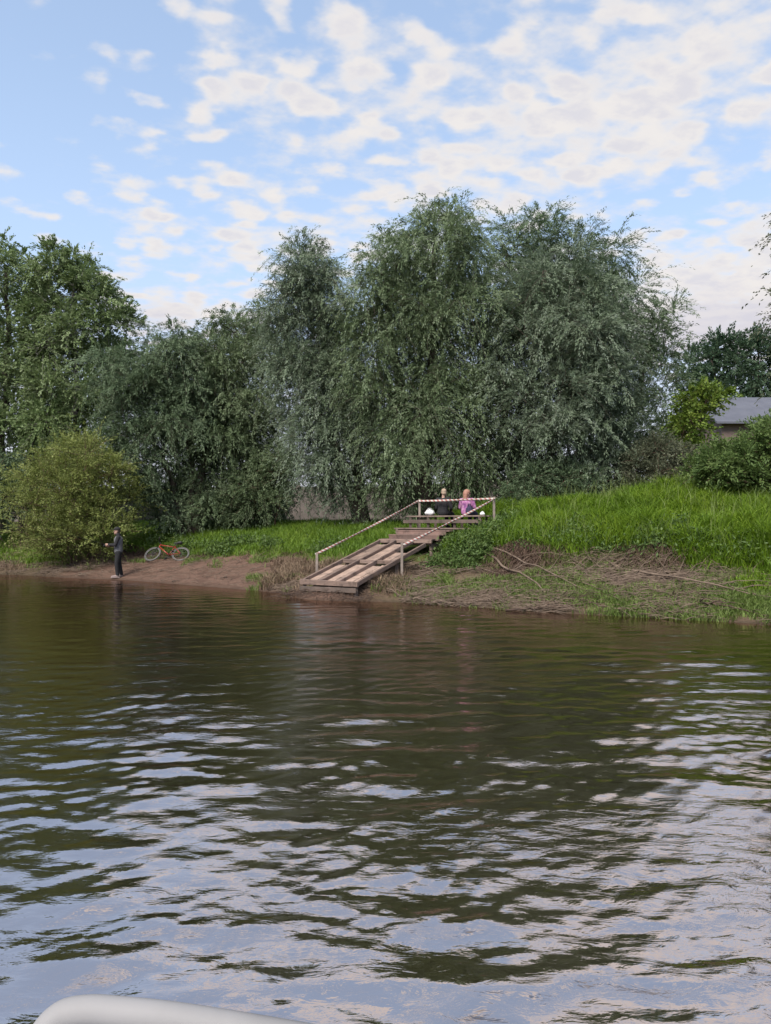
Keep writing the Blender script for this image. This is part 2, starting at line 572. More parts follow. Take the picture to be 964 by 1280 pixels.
def leaf_quads(c, d, nrm, L, W):
    s = np.cross(d, nrm)
    s /= np.linalg.norm(s, axis=1)[:, None] + 1e-9
    L = L[:, None]; W = W[:, None]
    v = np.stack([c, c + d * L * 0.42 + s * W * 0.5, c + d * L, c + d * L * 0.42 - s * W * 0.5], 1)
    return v.reshape(-1, 3), np.arange(len(c) * 4).reshape(-1, 4)


def unit(v): return v / (np.linalg.norm(v, axis=1)[:, None] + 1e-9)


def make_tree(name, label, cat, poly_px, Y, trunks_px, leafm, barkm, group=None, n_clump=80, cr=(0.55, 1.05), n_spray=40,
              n_leaf=26, spray_len=(0.5, 1.1), droop=0.75, leaf=(0.118, 0.032), depth=0.85, tr=0.22, seed=1, up=0.35, trunk_top=None,
              shrub=False, air=0.12, lr=0.55, outw=1.0, lobe=1.75, inset=0.0, hollows=()):
    g = np.random.default_rng(seed)
    poly = [(at(px, py, Y).x, at(px, py, Y).z) for px, py in poly_px]
    pa = np.array(poly)
    lo, hi = pa.min(0), pa.max(0)
    # candidate clump centres inside the crown's outline, then spread through its depth
    N = 60000
    x = g.uniform(lo[0], hi[0], N); z = g.uniform(lo[1], hi[1], N)
    ok = inside(poly, x, z)
    x, z = x[ok], z[ok]
    e = edge_dist(poly, x, z)
    Rm = e.max()
    r = g.uniform(cr[0], cr[1], len(x))
    r = np.minimum(r, np.maximum(e * 1.15, cr[0] * 0.55))
    k = (e > r * 0.45 + inset * g.uniform(0.5, 1.0, len(e)))
    x, z, e, r = x[k], z[k], e[k], r[k]
    half = depth * np.sqrt(np.clip(e * (2 * Rm - e), 0, None))
    sgn = np.where(g.random(len(x)) < 0.62, -1, 1)
    y = Y + sgn * half * np.sqrt(np.where(g.random(len(x)) < 0.25, g.uniform(0.0, 0.3, len(x)), g.uniform(0.35, 1.0, len(x))))
    # thin out so that clumps do not sit on top of one another
    for hx, hy, hrx, hry in hollows:        # openings in the front of the crown that look into its shaded inside
        c0 = at(hx, hy, Y)
        hq = ((x - c0.x) / (hrx * Y / FPX)) ** 2 + ((z - c0.z) / (hry * Y / FPX)) ** 2
        kk = ~((hq < 1) & (y < Y + 0.5))
        x, y, z, e, r = x[kk], y[kk], z[kk], e[kk], r[kk]
    pts = np.stack([x, y, z], 1)
    lob = np.zeros((len(pts), 3))
    if lobe:
        # the crown billows out in lobes with hollows between them
        lc, lr_ = [], []
        for i in range(6000):
            rad = min(lobe * g.uniform(0.65, 1.25), e[i] * 1.05 + 0.25)
            if e[i] < 0.45 * rad: continue
            if lc and (np.linalg.norm((np.array(lc) - pts[i]) * np.array([1, 1.2, 0.85]), axis=1) < 0.62 * (np.array(lr_) + rad)).any(): continue
            lc.append(pts[i]); lr_.append(rad)
        lc, lr_ = np.array(lc), np.array(lr_)
        pts = pts[:20000]; r = r[:20000]
        q = np.linalg.norm((pts[:, None, :] - lc[None]) * np.array([1, 1, 0.9]), axis=2) / lr_[None]
        li = q.argmin(1); qm = q.min(1)
        ok = ((qm > 0.55) & (qm < 1.0)) | (g.random(len(pts)) < np.where(qm < 0.55, 0.10, 0.05))
        pts, r, li = pts[ok], r[ok], li[ok]
        lob = unit(pts - lc[li] + np.array([0, 0, 0.25]))
    keep = []
    for i in range(len(pts)):
        if len(keep) >= n_clump: break
        if keep:
            kk = np.array(keep)
            dd = np.linalg.norm((pts[kk] - pts[i]) * np.array([1, 1, 0.9]), axis=1)
            if (dd < 0.54 * (r[kk] + r[i])).any() and i < 9000: continue
        keep.append(i)
    C = pts[keep]; CR = r[keep]; CL = lob[keep]
    base = [Vector((at(t[0][0], t[0][1], Y).x, Y, 0)) for t in trunks_px]
    root = empty(name, (base[0].x, base[0].y, gh(base[0].x, base[0].y)), label, cat, group)
    O = np.array(root.location)
    # --- wood
    paths, nodes, nrad = [], [], []
    for t in trunks_px:
        P = []
        for i, (px, py) in enumerate(t):
            p = at(px, py, Y)
            yy = Y + g.normal(0, 0.12 * i)
            zz = p.z if i else gh(p.x, Y) - 0.15
            P.append((p.x, yy, zz))
        P = np.array(P)
        n = 14
        tt = np.linspace(0, len(P) - 1, n)
        Q = np.stack([np.interp(tt, np.arange(len(P)), P[:, k]) for k in range(3)], 1)
        Q[1:-1, :2] += g.normal(0, 0.05, (n - 2, 2))
        rr = tr * (1 - 0.72 * np.linspace(0, 1, n) ** 0.8)
        rr[0] *= 1.35; rr[1] *= 1.08
        paths.append((Q, rr))
        for q, a in zip(Q[3 if not shrub else 1:], rr[3 if not shrub else 1:]):
            nodes.append(q); nrad.append(a * 0.6)
    order = np.argsort(np.linalg.norm((C - nodes[0]) * np.array([1, 1, 0.6]), axis=1))
    for ci in order:
        c = C[ci]
        nd = np.array(nodes)
        dv = c - nd
        dist = np.linalg.norm(dv, axis=1)
        cost = dist + np.where(dv[:, 2] < 0.1 * dist, 0.9 * dist, 0) - 1.5 * np.array(nrad)
        j = int(np.argmin(cost))
        a, b = nd[j], c
        ra = max(min(nrad[j] * 0.75, 0.02 + 0.02 * dist[j]), 0.012)
        mid = (a + b) / 2 + np.array([g.normal(0, 0.12), g.normal(0, 0.12), 0.10 * dist[j]])
        tt = np.linspace(0, 1, 6)[:, None]
        Q = (1 - tt) ** 2 * a + 2 * tt * (1 - tt) * mid + tt ** 2 * b
        paths.append((Q, np.linspace(ra, max(ra * 0.45, 0.008), 6)))
        nodes.append(b); nrad.append(max(ra * 0.5, 0.010))
        nodes.append(Q[3]); nrad.append(ra * 0.65)
    # --- sprays of leaves on each clump
    w = (CR / CR.mean()) ** 1.7
    cnt = np.maximum((n_spray * w * g.uniform(0.75, 1.25, len(C))).astype(int), 6)
    ci = np.repeat(np.arange(len(C)), cnt)
    m = len(ci)
    d = unit(g.normal(0, 1, (m, 3))) + 0.45 * CL[ci]
    d = unit(d)
    d[:, 2] = d[:, 2] * 0.9 + up
    d = unit(d)
    P = C[ci] + d * (CR[ci] * g.uniform(0.15, 0.75, m))[:, None]
    L = g.uniform(spray_len[0], spray_len[1], m) * np.clip(CR[ci] / CR.mean(), 0.6, 1.2)
    far = g.random(m) < air
    L = np.where(far, L * 1.45, L)
    gv = droop * g.uniform(0.5, 1.3, m)
    stint = g.normal(0, 0.16, m) + g.normal(0, 0.13, len(C))[ci]
    si = np.repeat(np.arange(m), n_leaf)
    k = len(si)
    t = g.uniform(0.08, 1.0, k)
    pos = P[si] + d[si] * (L[si] * t)[:, None]
    pos[:, 2] -= gv[si] * L[si] * t ** 2
    tang = d[si].copy()
    tang[:, 2] -= 2 * gv[si] * t
    tang = unit(tang)
    ld = unit(tang + unit(g.normal(0, 1, (k, 3))) * lr)
    pos += g.normal(0, 0.035, (k, 3))
    nr = unit(unit(g.normal(0, 1, (k, 3))) * 0.55 + unit(pos - C[ci][si] + np.array([0, 0, 0.15])) * outw * 0.6 + CL[ci][si] * outw * 0.8 + np.array([0, 0, 0.15]))
    LL = leaf[0] * g.uniform(0.65, 1.3, k); WW = leaf[1] * g.uniform(0.7, 1.3, k)
    V, F = leaf_quads(pos, ld, nr, LL, WW)
    tint = np.clip(0.5 + stint[si] + g.normal(0, 0.17, k), 0, 1)
    # fine twigs of the outermost sprays
    tw = np.where(g.random(m) < 0.3)[0]
    ts = np.linspace(0, 0.9, 4)
    for i in tw[:1500]:
        q = P[i] + d[i] * (L[i] * ts)[:, None]
        q[:, 2] -= gv[i] * L[i] * ts ** 2
        paths.append((q, np.array([0.007, 0.006, 0.005, 0.003])))
    big = [p for p in paths if p[1][0] > 0.03]; small = [p for p in paths if p[1][0] <= 0.03]
    Va, Fa = tube_np(big, 8)
    if small:
        Vb, Fb = tube_np(small, 4)
        F2 = [np.concatenate([Fa[0], Fb[0] + len(Va)]), Fa[1]]
        Va = np.concatenate([Va, Vb])
    else: F2 = Fa
    np_mesh('trunk' if not shrub else 'stems', Va - O, F2, barkm, root, True)
    np_mesh('crown', V - O, F, leafm, root, False, attrs={'tint': ('FACE', 'FLOAT', tint)})
    return root


W = dict(inset=0.55, n_clump=150, n_spray=38, n_leaf=38, cr=(0.5, 1.15))
make_tree('leafy_tree', 'tall yellowish green tree cut by the left edge of the photo', 'tree',
          [(-95, 420), (-60, 330), (-10, 302), (8, 291), (30, 313), (52, 345), (66, 420), (80, 560), (60, 640), (-20, 650), (-90, 640)],
          37, [[(2, 650), (4, 540), (8, 420), (6, 330)], [(30, 650), (38, 560), (44, 450)]], M['poplar'], M['bark'], 'tall trees at the left',
          n_clump=120, n_spray=34, n_leaf=26, cr=(0.7, 1.3), leaf=(0.15, 0.06), droop=0.4, seed=21, hollows=[(8, 595, 32, 50), (30, 460, 16, 26)], tr=0.3)
make_tree('leafy_tree', 'tall yellowish green tree with a pale trunk behind the olive bush', 'tree',
          [(40, 430), (46, 345), (62, 320), (95, 313), (118, 335), (140, 362), (164, 380), (172, 405), (160, 432), (146, 450), (140, 520), (130, 600), (60, 630), (35, 560)],
          36, [[(92, 640), (96, 520), (94, 420), (97, 340)]], M['poplar'], M['bark_pale'], 'tall trees at the left',
          n_clump=115, n_spray=34, n_leaf=26, cr=(0.65, 1.2), leaf=(0.15, 0.06), droop=0.45, seed=22, hollows=[(90, 470, 18, 26), (120, 400, 14, 20)], tr=0.2)
make_tree('willow_tree', 'low spreading willow drooping to the grass behind the bicycle', 'tree',
          [(122, 470), (134, 434), (165, 430), (200, 420), (225, 402), (245, 413), (270, 438), (284, 520), (292, 610), (270, 672), (200, 672), (170, 635), (140, 590), (122, 520)],
          33, [[(238, 655), (240, 580), (225, 500), (215, 450)], [(246, 655), (252, 590), (262, 520), (262, 460)], [(230, 655), (215, 600), (180, 520)]],
          M['willow_deep'], M['bark'], 'willows along the bank', seed=23, hollows=[(236, 598, 40, 52), (200, 520, 18, 24)], tr=0.2, **W)
make_tree('willow_tree', 'mid-height willow between the low spreading willow and the slender tall willow', 'tree',
          [(238, 440), (262, 395), (300, 390), (333, 383), (352, 420), (360, 500), (378, 590), (374, 650), (300, 672), (250, 670), (236, 600), (234, 520)],
          34, [[(290, 655), (292, 570), (300, 480), (296, 420)], [(300, 655), (318, 560), (330, 460)]], M['willow'], M['bark'], 'willows along the bank', seed=24, hollows=[(292, 610, 24, 40), (322, 480, 18, 26)], tr=0.2, **W)
make_tree('willow_tree', 'slender tall willow with airy pointed top left of the biggest willow', 'tree',
          [(328, 420), (314, 372), (345, 352), (360, 310), (385, 296), (410, 304), (428, 335), (442, 360), (456, 420), (472, 520), (476, 610), (440, 640), (416, 655), (396, 625), (370, 590), (345, 520), (330, 470)],
          31, [[(455, 655), (450, 600), (425, 500), (405, 400), (388, 330)], [(450, 655), (432, 590), (380, 480), (350, 410)]],
          M['willow_grey'], M['bark'], 'willows along the bank', seed=25, hollows=[(446, 606, 20, 42)], tr=0.27, inset=0.45, n_clump=165, n_spray=34, n_leaf=32, air=0.22)
make_tree('willow_tree', 'biggest and tallest willow with long drooping strands behind the people', 'tree',
          [(424, 440), (434, 380), (442, 322), (468, 300), (492, 288), (506, 266), (540, 258), (574, 266), (596, 280), (614, 310), (628, 350), (638, 420), (644, 520), (626, 615), (560, 652), (500, 655), (462, 640), (440, 570), (422, 500)],
          29.5, [[(535, 650), (532, 560), (540, 430), (545, 300)], [(530, 650), (515, 550), (490, 420), (480, 320)]],
          M['willow'], M['bark'], 'willows along the bank', seed=26, hollows=[(534, 604, 32, 46), (588, 448, 24, 40), (500, 470, 20, 30)], tr=0.32, inset=0.6, n_clump=230, n_spray=38, n_leaf=38, cr=(0.5, 1.2), lr=0.42, droop=0.95, spray_len=(0.6, 1.35))
make_tree('willow_tree', 'rounded silvery green willow right of the seated people', 'tree',
          [(598, 420), (616, 355), (650, 322), (690, 312), (732, 322), (768, 358), (788, 420), (792, 520), (784, 620), (700, 648), (640, 645), (604, 590), (586, 500)],
          28.5, [[(652, 640), (655, 560), (665, 450), (680, 340)], [(662, 640), (690, 560), (725, 450)], [(648, 640), (632, 540), (625, 440)]],
          M['willow_grey'], M['bark'], 'willows along the bank', seed=27, hollows=[(654, 596, 28, 44), (640, 470, 22, 34), (720, 520, 20, 26)], tr=0.27, inset=0.55, n_clump=190, n_spray=38, n_leaf=38, cr=(0.5, 1.15), droop=0.7)
make_tree('willow_tree', 'broad dark willow rising behind the rounded silvery willow', 'tree',
          [(602, 310), (616, 280), (645, 264), (690, 266), (734, 284), (768, 306), (784, 338), (802, 348), (818, 375), (851, 383), (859, 405), (846, 430), (858, 470), (853, 545), (845, 600), (780, 612), (740, 560), (700, 450), (620, 370)],
          32, [[(760, 640), (755, 540), (735, 420), (700, 300)], [(765, 640), (790, 520), (815, 420)], [(745, 640), (720, 520), (660, 380), (630, 300)]],
          M['willow_deep'], M['bark'], 'willows along the bank', seed=28, hollows=[(800, 470, 18, 26), (768, 400, 18, 22)], tr=0.27, inset=0.6, n_clump=165, n_spray=34, n_leaf=32, droop=0.5, air=0.2)
make_tree('leafy_tree', 'dark distant tree with see-through crown above the grey roof', 'tree',
          [(846, 470), (852, 445), (864, 430), (890, 424), (930, 419), (975, 424), (1015, 440), (1015, 505), (960, 512), (900, 506), (856, 500)],
          72, [[(905, 560), (900, 500), (890, 450)], [(940, 560), (944, 500), (950, 440)], [(975, 560), (975, 490), (985, 450)]],
          M['far_leaf'], M['bark'], None, n_clump=95, n_spray=22, n_leaf=24, cr=(0.8, 1.7), leaf=(0.30, 0.11), spray_len=(0.8, 1.6), droop=0.3, seed=29, lobe=2.6, tr=0.3)
make_tree('leafy_tree', 'sparse tree mostly beyond the right edge with sprigs reaching in', 'tree',
          [(990, 420), (974, 405), (974, 388), (1003, 360), (1000, 300), (982, 285), (1000, 240), (1040, 225), (1090, 350), (1070, 480), (1000, 500), (980, 450)],
          26, [[(1015, 640), (1012, 520), (1005, 400), (1000, 280)]], M['greyleaf'], M['bark'], None,
          n_clump=60, n_spray=26, n_leaf=22, cr=(0.4, 0.8), leaf=(0.12, 0.05), droop=0.45, seed=30, lobe=0, tr=0.16, air=0.25)
make_tree('bush', 'rounded olive green bush on the bank behind the angler', 'bush',
          [(14, 618), (26, 590), (40, 572), (52, 556), (80, 560), (98, 548), (128, 545), (144, 558), (160, 562), (172, 592), (168, 620), (180, 650), (160, 700), (80, 715), (30, 700), (22, 655)],
          29.5, [[(92, 698), (80, 640), (60, 590)], [(98, 698), (100, 630), (98, 575)], [(104, 698), (125, 640), (140, 590)], [(86, 698), (60, 660), (40, 625)], [(110, 698), (140, 660), (155, 625)]],
          M['olive_bush'], M['stem'], None, n_clump=105, n_spray=30, n_leaf=24, cr=(0.25, 0.6), leaf=(0.09, 0.036), air=0.3, spray_len=(0.4, 0.95), droop=0.25, seed=31, inset=0.3, lobe=0.8, tr=0.035, up=0.6, shrub=True)
make_tree('bush', 'pale green bush at the foot of the mid-height willow', 'bush',
          [(268, 620), (285, 585), (318, 575), (345, 556), (366, 568), (374, 600), (366, 630), (340, 645), (280, 648)],
          32.3, [[(338, 655), (330, 620), (322, 590)], [(344, 655), (350, 615), (356, 585)]],
          M['willow'], M['stem'], None, n_clump=44, n_spray=22, n_leaf=22, air=0.3, cr=(0.25, 0.6), leaf=(0.09, 0.04), spray_len=(0.3, 0.6), droop=0.3, seed=32, inset=0.25, lobe=0, tr=0.03, up=0.5, shrub=True)
make_tree('bush', 'dark low bush under the tall trees at the left edge', 'bush',
          [(-45, 640), (-40, 580), (-5, 562), (30, 575), (48, 600), (52, 645), (10, 655), (-40, 652)],
          34, [[(2, 655), (-8, 620), (-15, 590)], [(12, 655), (24, 620), (28, 595)]],
          M['willow_deep'], M['stem'], None, n_clump=52, n_spray=28, n_leaf=22, cr=(0.35, 0.7), leaf=(0.12, 0.05), spray_len=(0.4, 0.8), droop=0.4, seed=37, lobe=0, tr=0.03, up=0.4, shrub=True)
make_tree('bush', 'bright yellow-green sapling against the grey roof', 'bush',
          [(838, 540), (850, 500), (864, 476), (880, 466), (892, 488), (910, 494), (906, 506), (886, 516), (882, 560), (868, 600), (840, 590)],
          28, [[(862, 640), (864, 560), (880, 490)], [(858, 640), (852, 570), (850, 520)]],
          M['bright'], M['stem'], None, n_clump=40, n_spray=15, n_leaf=16, cr=(0.2, 0.42), leaf=(0.12, 0.07), spray_len=(0.3, 0.6), droop=0.3, seed=33, inset=0.15, lobe=0, tr=0.05, up=0.4, shrub=True)
make_tree('bush', 'large leafy green bush on the mound at the right edge', 'bush',
          [(852, 608), (872, 570), (896, 552), (930, 546), (950, 534), (966, 520), (1005, 508), (1035, 600), (1010, 655), (930, 652), (872, 636)],
          22.5, [[(930, 660), (915, 610), (895, 575)], [(936, 660), (940, 600), (945, 560)], [(945, 660), (980, 600), (1000, 550)]],
          M['bush'], M['stem'], None, n_clump=110, n_spray=32, n_leaf=24, cr=(0.25, 0.55), leaf=(0.10, 0.042), spray_len=(0.3, 0.65), droop=0.35, seed=34, inset=0.2, lobe=0.8, tr=0.04, up=0.45, shrub=True)
make_tree('bush', 'grey-green bush under the broad dark willow behind the grass mound', 'bush',
          [(762, 615), (784, 570), (815, 548), (850, 556), (872, 590), (876, 625), (820, 640), (768, 636)],
          27, [[(815, 650), (805, 610), (795, 580)], [(822, 650), (832, 600), (840, 570)]],
          M['greyleaf'], M['stem'], None, n_clump=55, n_spray=30, n_leaf=22, cr=(0.3, 0.6), leaf=(0.10, 0.036), spray_len=(0.35, 0.7), droop=0.4, seed=35, lobe=0, tr=0.03, up=0.4, shrub=True)
make_tree('bush', 'dark leafy bush under the willows right of the seated people', 'bush',
          [(625, 640), (632, 600), (660, 585), (700, 580), (740, 590), (755, 625), (740, 645), (640, 650)],
          26.8, [[(690, 650), (675, 620), (660, 600)], [(700, 650), (715, 610), (720, 595)]],
          M['willow_deep'], M['stem'], None, n_clump=50, n_spray=28, n_leaf=22, cr=(0.3, 0.55), leaf=(0.10, 0.036), spray_len=(0.35, 0.6), droop=0.4, seed=36, lobe=0, tr=0.03, up=0.4, shrub=True)


# ------------------------------------------------------------------ grass and litter (countless: stuff)
def blades(name, label, cat, x, y, hgt, matl, width=0.012, lean=0.35, seed=1, tintc=None, droop=0.25, zoff=-0.03):
    g = np.random.default_rng(seed)
    n = len(x)
    z = ground_h(x, y) + zoff
    h = hgt * g.uniform(0.55, 1.25, n)
    ph = g.uniform(0, 6.283, n)
    ld = np.stack([np.cos(ph), np.sin(ph), np.zeros(n)], 1)
    wd = g.uniform(0, 3.1416, n)
    wdv = np.stack([np.cos(wd), np.sin(wd), np.zeros(n)], 1)
    a = lean * g.uniform(0.2, 1.3, n)
    b0 = np.stack([x, y, z], 1)
    up = np.array([0, 0, 1.0])
    m1 = b0 + ld * (a * h * 0.35)[:, None] + up * (h * 0.6)[:, None]
    tp = b0 + ld * (a * h * 1.1)[:, None] + up * (h * (1 - droop * a))[:, None]
    w = width * g.uniform(0.7, 1.4, n)[:, None]
    V = np.stack([b0 - wdv * w, b0 + wdv * w, m1 + wdv * w * 0.8, m1 - wdv * w * 0.8, tp], 1).reshape(-1, 3)
    k = np.arange(n)[:, None] * 5
    q = np.concatenate([k, k + 1, k + 2, k + 3], 1)
    t = np.concatenate([k + 3, k + 2, k + 4], 1)
    tint = (0.5 if tintc is None else tintc) + g.normal(0, 0.2, n)
    tt = np.clip(np.concatenate([tint, tint]), 0, 1)
    o = np_mesh(name, V, [q, t], matl, attrs={'tint': ('FACE', 'FLOAT', tt)})
    tag(o, label, cat, kind='stuff')
    return o


def scatter(n, x0, x1, s0, s1, seed, clump=0.0, cs=1.4):
    """points in a strip of the bank: x range and distance range from the water line"""
    g = np.random.default_rng(seed)
    x = g.uniform(x0, x1, n)
    s = g.uniform(s0, s1, n)
    y = np.interp(x, SHX, SHY) + s / 0.87
    if clump:
        k = fbm(x * cs + 5, y * cs + 2, 3) * 2 + 0.5
        keep = g.random(n) < np.clip((k - clump) * 3 + 0.5, 0, 1)
        x, y = x[keep], y[keep]
    return x, y


def footprint(x, y, m=0.0):
    rx, ry = x - P0.x, y - P0.y
    al = rx * A2.x + ry * A2.y; ac = rx * C2.x + ry * C2.y
    return (al > -0.3 - m) & (al < 7.2 + m) & (ac > -0.25 - m) & (ac < np.where(al > 4.9, 2.55, 1.95) + m)


x, y = scatter(125000, 1.7, 14, 3.0, 12, 41)
xe, ye = scatter(26000, 6.6, 13, 0.7, 3.6, 411, 0.42, 0.6)
x, y = np.concatenate([x, xe]), np.concatenate([y, ye])
s = shore_s(x, y)
k = (~footprint(x, y)) & ((s + fbm(x * 1.2, y * 1.2, 3) * 1.5) > 3.4 - 2.6 * sstep(6.6, 8.6, x))
x, y = x[k], y[k]
tint = 0.5 + 0.9 * fbm(x * 0.9, y * 0.9 + 70, 3)
blades('tall_grass', 'tall bright green grass covering the mound right of the steps', 'grass', x, y, (0.24 + 0.58 * np.clip(fbm(x * 0.9 + 3, y * 0.9, 3) * 1.5 + 0.35, 0, 1)) * sstep(0.2, 3.4, s[k]), M['grass'], 0.012, 0.7, 1, tint)
x, y = scatter(5200, 1.7, 14, 3.2, 12, 412, 0.5, 0.8)
k = ~footprint(x, y); x, y = x[k], y[k]
blades('seed_stalks', 'pale dry seed stalks standing in the bright green grass', 'grass', x, y, 0.80, M['grass_water'], 0.006, 0.5, 12, 0.7 + 0.5 * fbm(x, y, 3))

x, y = scatter(135000, -22, 1.5, 1.3, 13, 42)
s = shore_s(x, y)
k = (~footprint(x, y)) & ((s + fbm(x * 1.2, y * 1.2, 3) * 0.7 + 1.9 * sstep(-10.8, -12.8, x)) > 3.35) & ~((np.abs(x + 8.05) < 0.85) & (y < 28.75))
x, y = x[k], y[k]
tint = 0.45 + 0.9 * fbm(x * 0.6, y * 0.6 + 20, 3)
blades('meadow_grass', 'short green grass on the bank under the willows', 'grass', x, y, 0.20 + 0.30 * np.clip(fbm(x * 0.7, y * 0.7, 3) + 0.45, 0, 1) * np.maximum(sstep(3.6, 6, shore_s(x, y)), 0.7 * sstep(-11, -13, x)), M['grass_short'], 0.014, 0.5, 2, tint)

# dry overhanging grass at the eroded lip on the right
x, y = scatter(60000, 1.8, 12, 2.0, 3.8, 43, 0.50, 0.6)
k = ~footprint(x, y)
x, y = x[k], y[k]
blades('dry_grass', 'brown dead grass hanging over the eroded bank edge', 'dry grass', x, y, 0.15, M['grass_mat'], 0.008, 1.9, 3, 0.40 + 0.6 * fbm(x, y, 3), droop=0.75)
# pale dry stems and reeds at the far left and left of the ramp
xa, ya = scatter(9000, -22, -10.6, 0.3, 3.9, 44, 0.60, 1.0)
xb, yb = scatter(11000, -3.6, 0.6, 0.1, 3.0, 45, 0.45, 1.4)
x, y = np.concatenate([xa, xb]), np.concatenate([ya, yb])
k = ~footprint(x, y, -0.45)
x, y = x[k], y[k]
blades('dry_reeds', 'pale dry reeds and stems by the water beside the ramp and bush', 'reeds', x, y, 0.34, M['grass_dry'], 0.008, 0.9, 4, 0.65 + 0.5 * fbm(x, y, 3))
# greenish plants along the water and between the sticks
xa, ya = scatter(70000, -0.4, 12, -0.1, 3.3, 46, 0.44, 0.9)
xb, yb = scatter(6500, -4.2, -1.0, 0.0, 1.4, 47, 0.40, 1.2)
xc, yc = scatter(16000, -10, 0.6, 2.0, 4.0, 48, 0.58, 1.2)
xd, yd = scatter(14000, -22, -10.6, 0.8, 3.9, 49, 0.40, 1.2)
x, y = np.concatenate([xa, xb, xc, xd]), np.concatenate([ya, yb, yc, yd])
k = ~footprint(x, y, -0.1) & ~((np.abs(x + 8.05) < 0.85) & (y < 28.75))
x, y = x[k], y[k]
blades('waterside_grass', 'yellowish green grass tufts growing along the water line', 'grass', x, y, 0.20, M['grass_water'], 0.009, 0.9, 5, 0.5 + 0.6 * fbm(x, y, 3))


def broad_weeds():
    """low broad-leaved plants along the lip and beside the steps"""
    g = np.random.default_rng(61)
    xa, ya = scatter(900, 1.8, 13, 3.2, 4.6, 62, 0.45, 1.0)
    xb, yb = scatter(700, -9.5, 0.2, 3.4, 4.6, 63, 0.45, 1.0)
    n2 = 500
    al = g.uniform(2.8, 6.2, n2); ac = g.uniform(2.0, 3.6, n2)
    xc = P0.x + A2.x * al + C2.x * ac; yc = P0.y + A2.y * al + C2.y * ac
    x, y = np.concatenate([xa, xb, xc]), np.concatenate([ya, yb, yc])
    k = ~footprint(x, y); x, y = x[k], y[k]
    nl = 22
    i = np.repeat(np.arange(len(x)), nl); n = len(i)
    hh = g.uniform(0.15, 0.5, len(x))
    pos = np.stack([x[i], y[i], ground_h(x, y)[i]], 1) + np.stack([g.normal(0, 0.12, n), g.normal(0, 0.12, n), g.uniform(0.0, 1.0, n) * hh[i]], 1)
    d = unit(g.normal(0, 1, (n, 3)) + np.array([0, 0, 0.2]))
    nr = unit(g.normal(0, 0.6, (n, 3)) + np.array([0, 0, 1]))
    V, F = leaf_quads(pos, d, nr, g.uniform(0.07, 0.15, n), g.uniform(0.03, 0.06, n))
    o = np_mesh('weeds', V, F, M['weed'], attrs={'tint': ('FACE', 'FLOAT', np.clip(0.5 + g.normal(0, .15, len(x))[i] + g.normal(0, .15, n), 0, 1))})
    tag(o, 'low broad-leaved weeds along the lip of the bank', 'weeds', kind='stuff')


broad_weeds()
x, y = scatter(9000, -10.5, -1.5, 2.95, 3.65, 431, 0.45, 1.1)
k = ~footprint(x, y) & ~((np.abs(x + 8.05) < 0.85) & (y < 28.75)); x, y = x[k], y[k]
blades('dry_grass', 'dark dead grass hanging over the small lip above the sand', 'dry grass', x, y, 0.16, M['grass_mat'], 0.009, 1.7, 13, 0.25 + 0.5 * fbm(x, y, 3), droop=0.75)


def twig_litter():
    g = np.random.default_rng(71)
    xa, ya = scatter(9500, 0.3, 12.5, -0.1, 3.2, 72, 0.42, 0.7)
    xb, yb = scatter(5200, -22, -10.6, 0.0, 3.8, 73, 0.40, 0.9)
    xc, yc = scatter(1600, -3.4, 0.9, 0.0, 2.5, 74, 0.35, 0.9)
    xd, yd = scatter(260, -10.6, -2.5, 0.1, 3.2, 75)
    x, y = np.concatenate([xa, xb, xc, xd]), np.concatenate([ya, yb, yc, yd])
    paths = []
    for i in range(len(x)):
        L = g.uniform(0.15, 0.9)
        a = g.normal(-0.45, 0.55)
        dx, dy = math.cos(a) * L, math.sin(a) * L
        h0 = gh(x[i], y[i]); h1 = gh(x[i] + dx, y[i] + dy)
        u = g.uniform(0.0, 0.09); w = g.uniform(0.0, 0.13)
        p0 = np.array([x[i], y[i], max(h0, -0.02) + u]); p1 = np.array([x[i] + dx, y[i] + dy, max(h1, -0.02) + w])
        mid = (p0 + p1) / 2 + np.array([g.normal(0, 0.05 * L), g.normal(0, 0.05 * L), g.uniform(0.0, 0.12) * L])
        r = g.uniform(0.004, 0.011)
        paths.append((np.array([p0, mid, p1]), np.array([r, r * 0.8, r * 0.4])))
    V, F = tube_np(paths, 4)
    dk = []
    for i in range(420):
        p = plan(g.uniform(-0.4, 0.9), g.uniform(-0.25, 2.1))
        a, L = g.uniform(0, 6.28), g.uniform(0.2, 0.7)
        z0 = max(gh(p.x, p.y), 0) + g.uniform(0, 0.10)
        q0 = np.array([p.x, p.y, z0]); q1 = q0 + np.array([math.cos(a) * L, math.sin(a) * L * 0.6, 0]); q1[2] = max(gh(q1[0], q1[1]), 0) + g.uniform(0, 0.14)
        r = g.uniform(0.004, 0.010)
        dk.append((np.array([q0, (q0 + q1) / 2 + np.array([0, 0, 0.05]), q1]), np.array([r, r * .8, r * .4])))
    Vd, Fd = tube_np(dk, 4)
    tag(np_mesh('brushwood', Vd, Fd, M['stick_dark']), 'dark brushwood caught under the low end of the ramp', 'brushwood', kind='stuff')
    tag(np_mesh('twig_litter', V, F, M['stick']), 'tangle of dry twigs and stalks washed up on the bank', 'twigs', kind='stuff')


twig_litter()


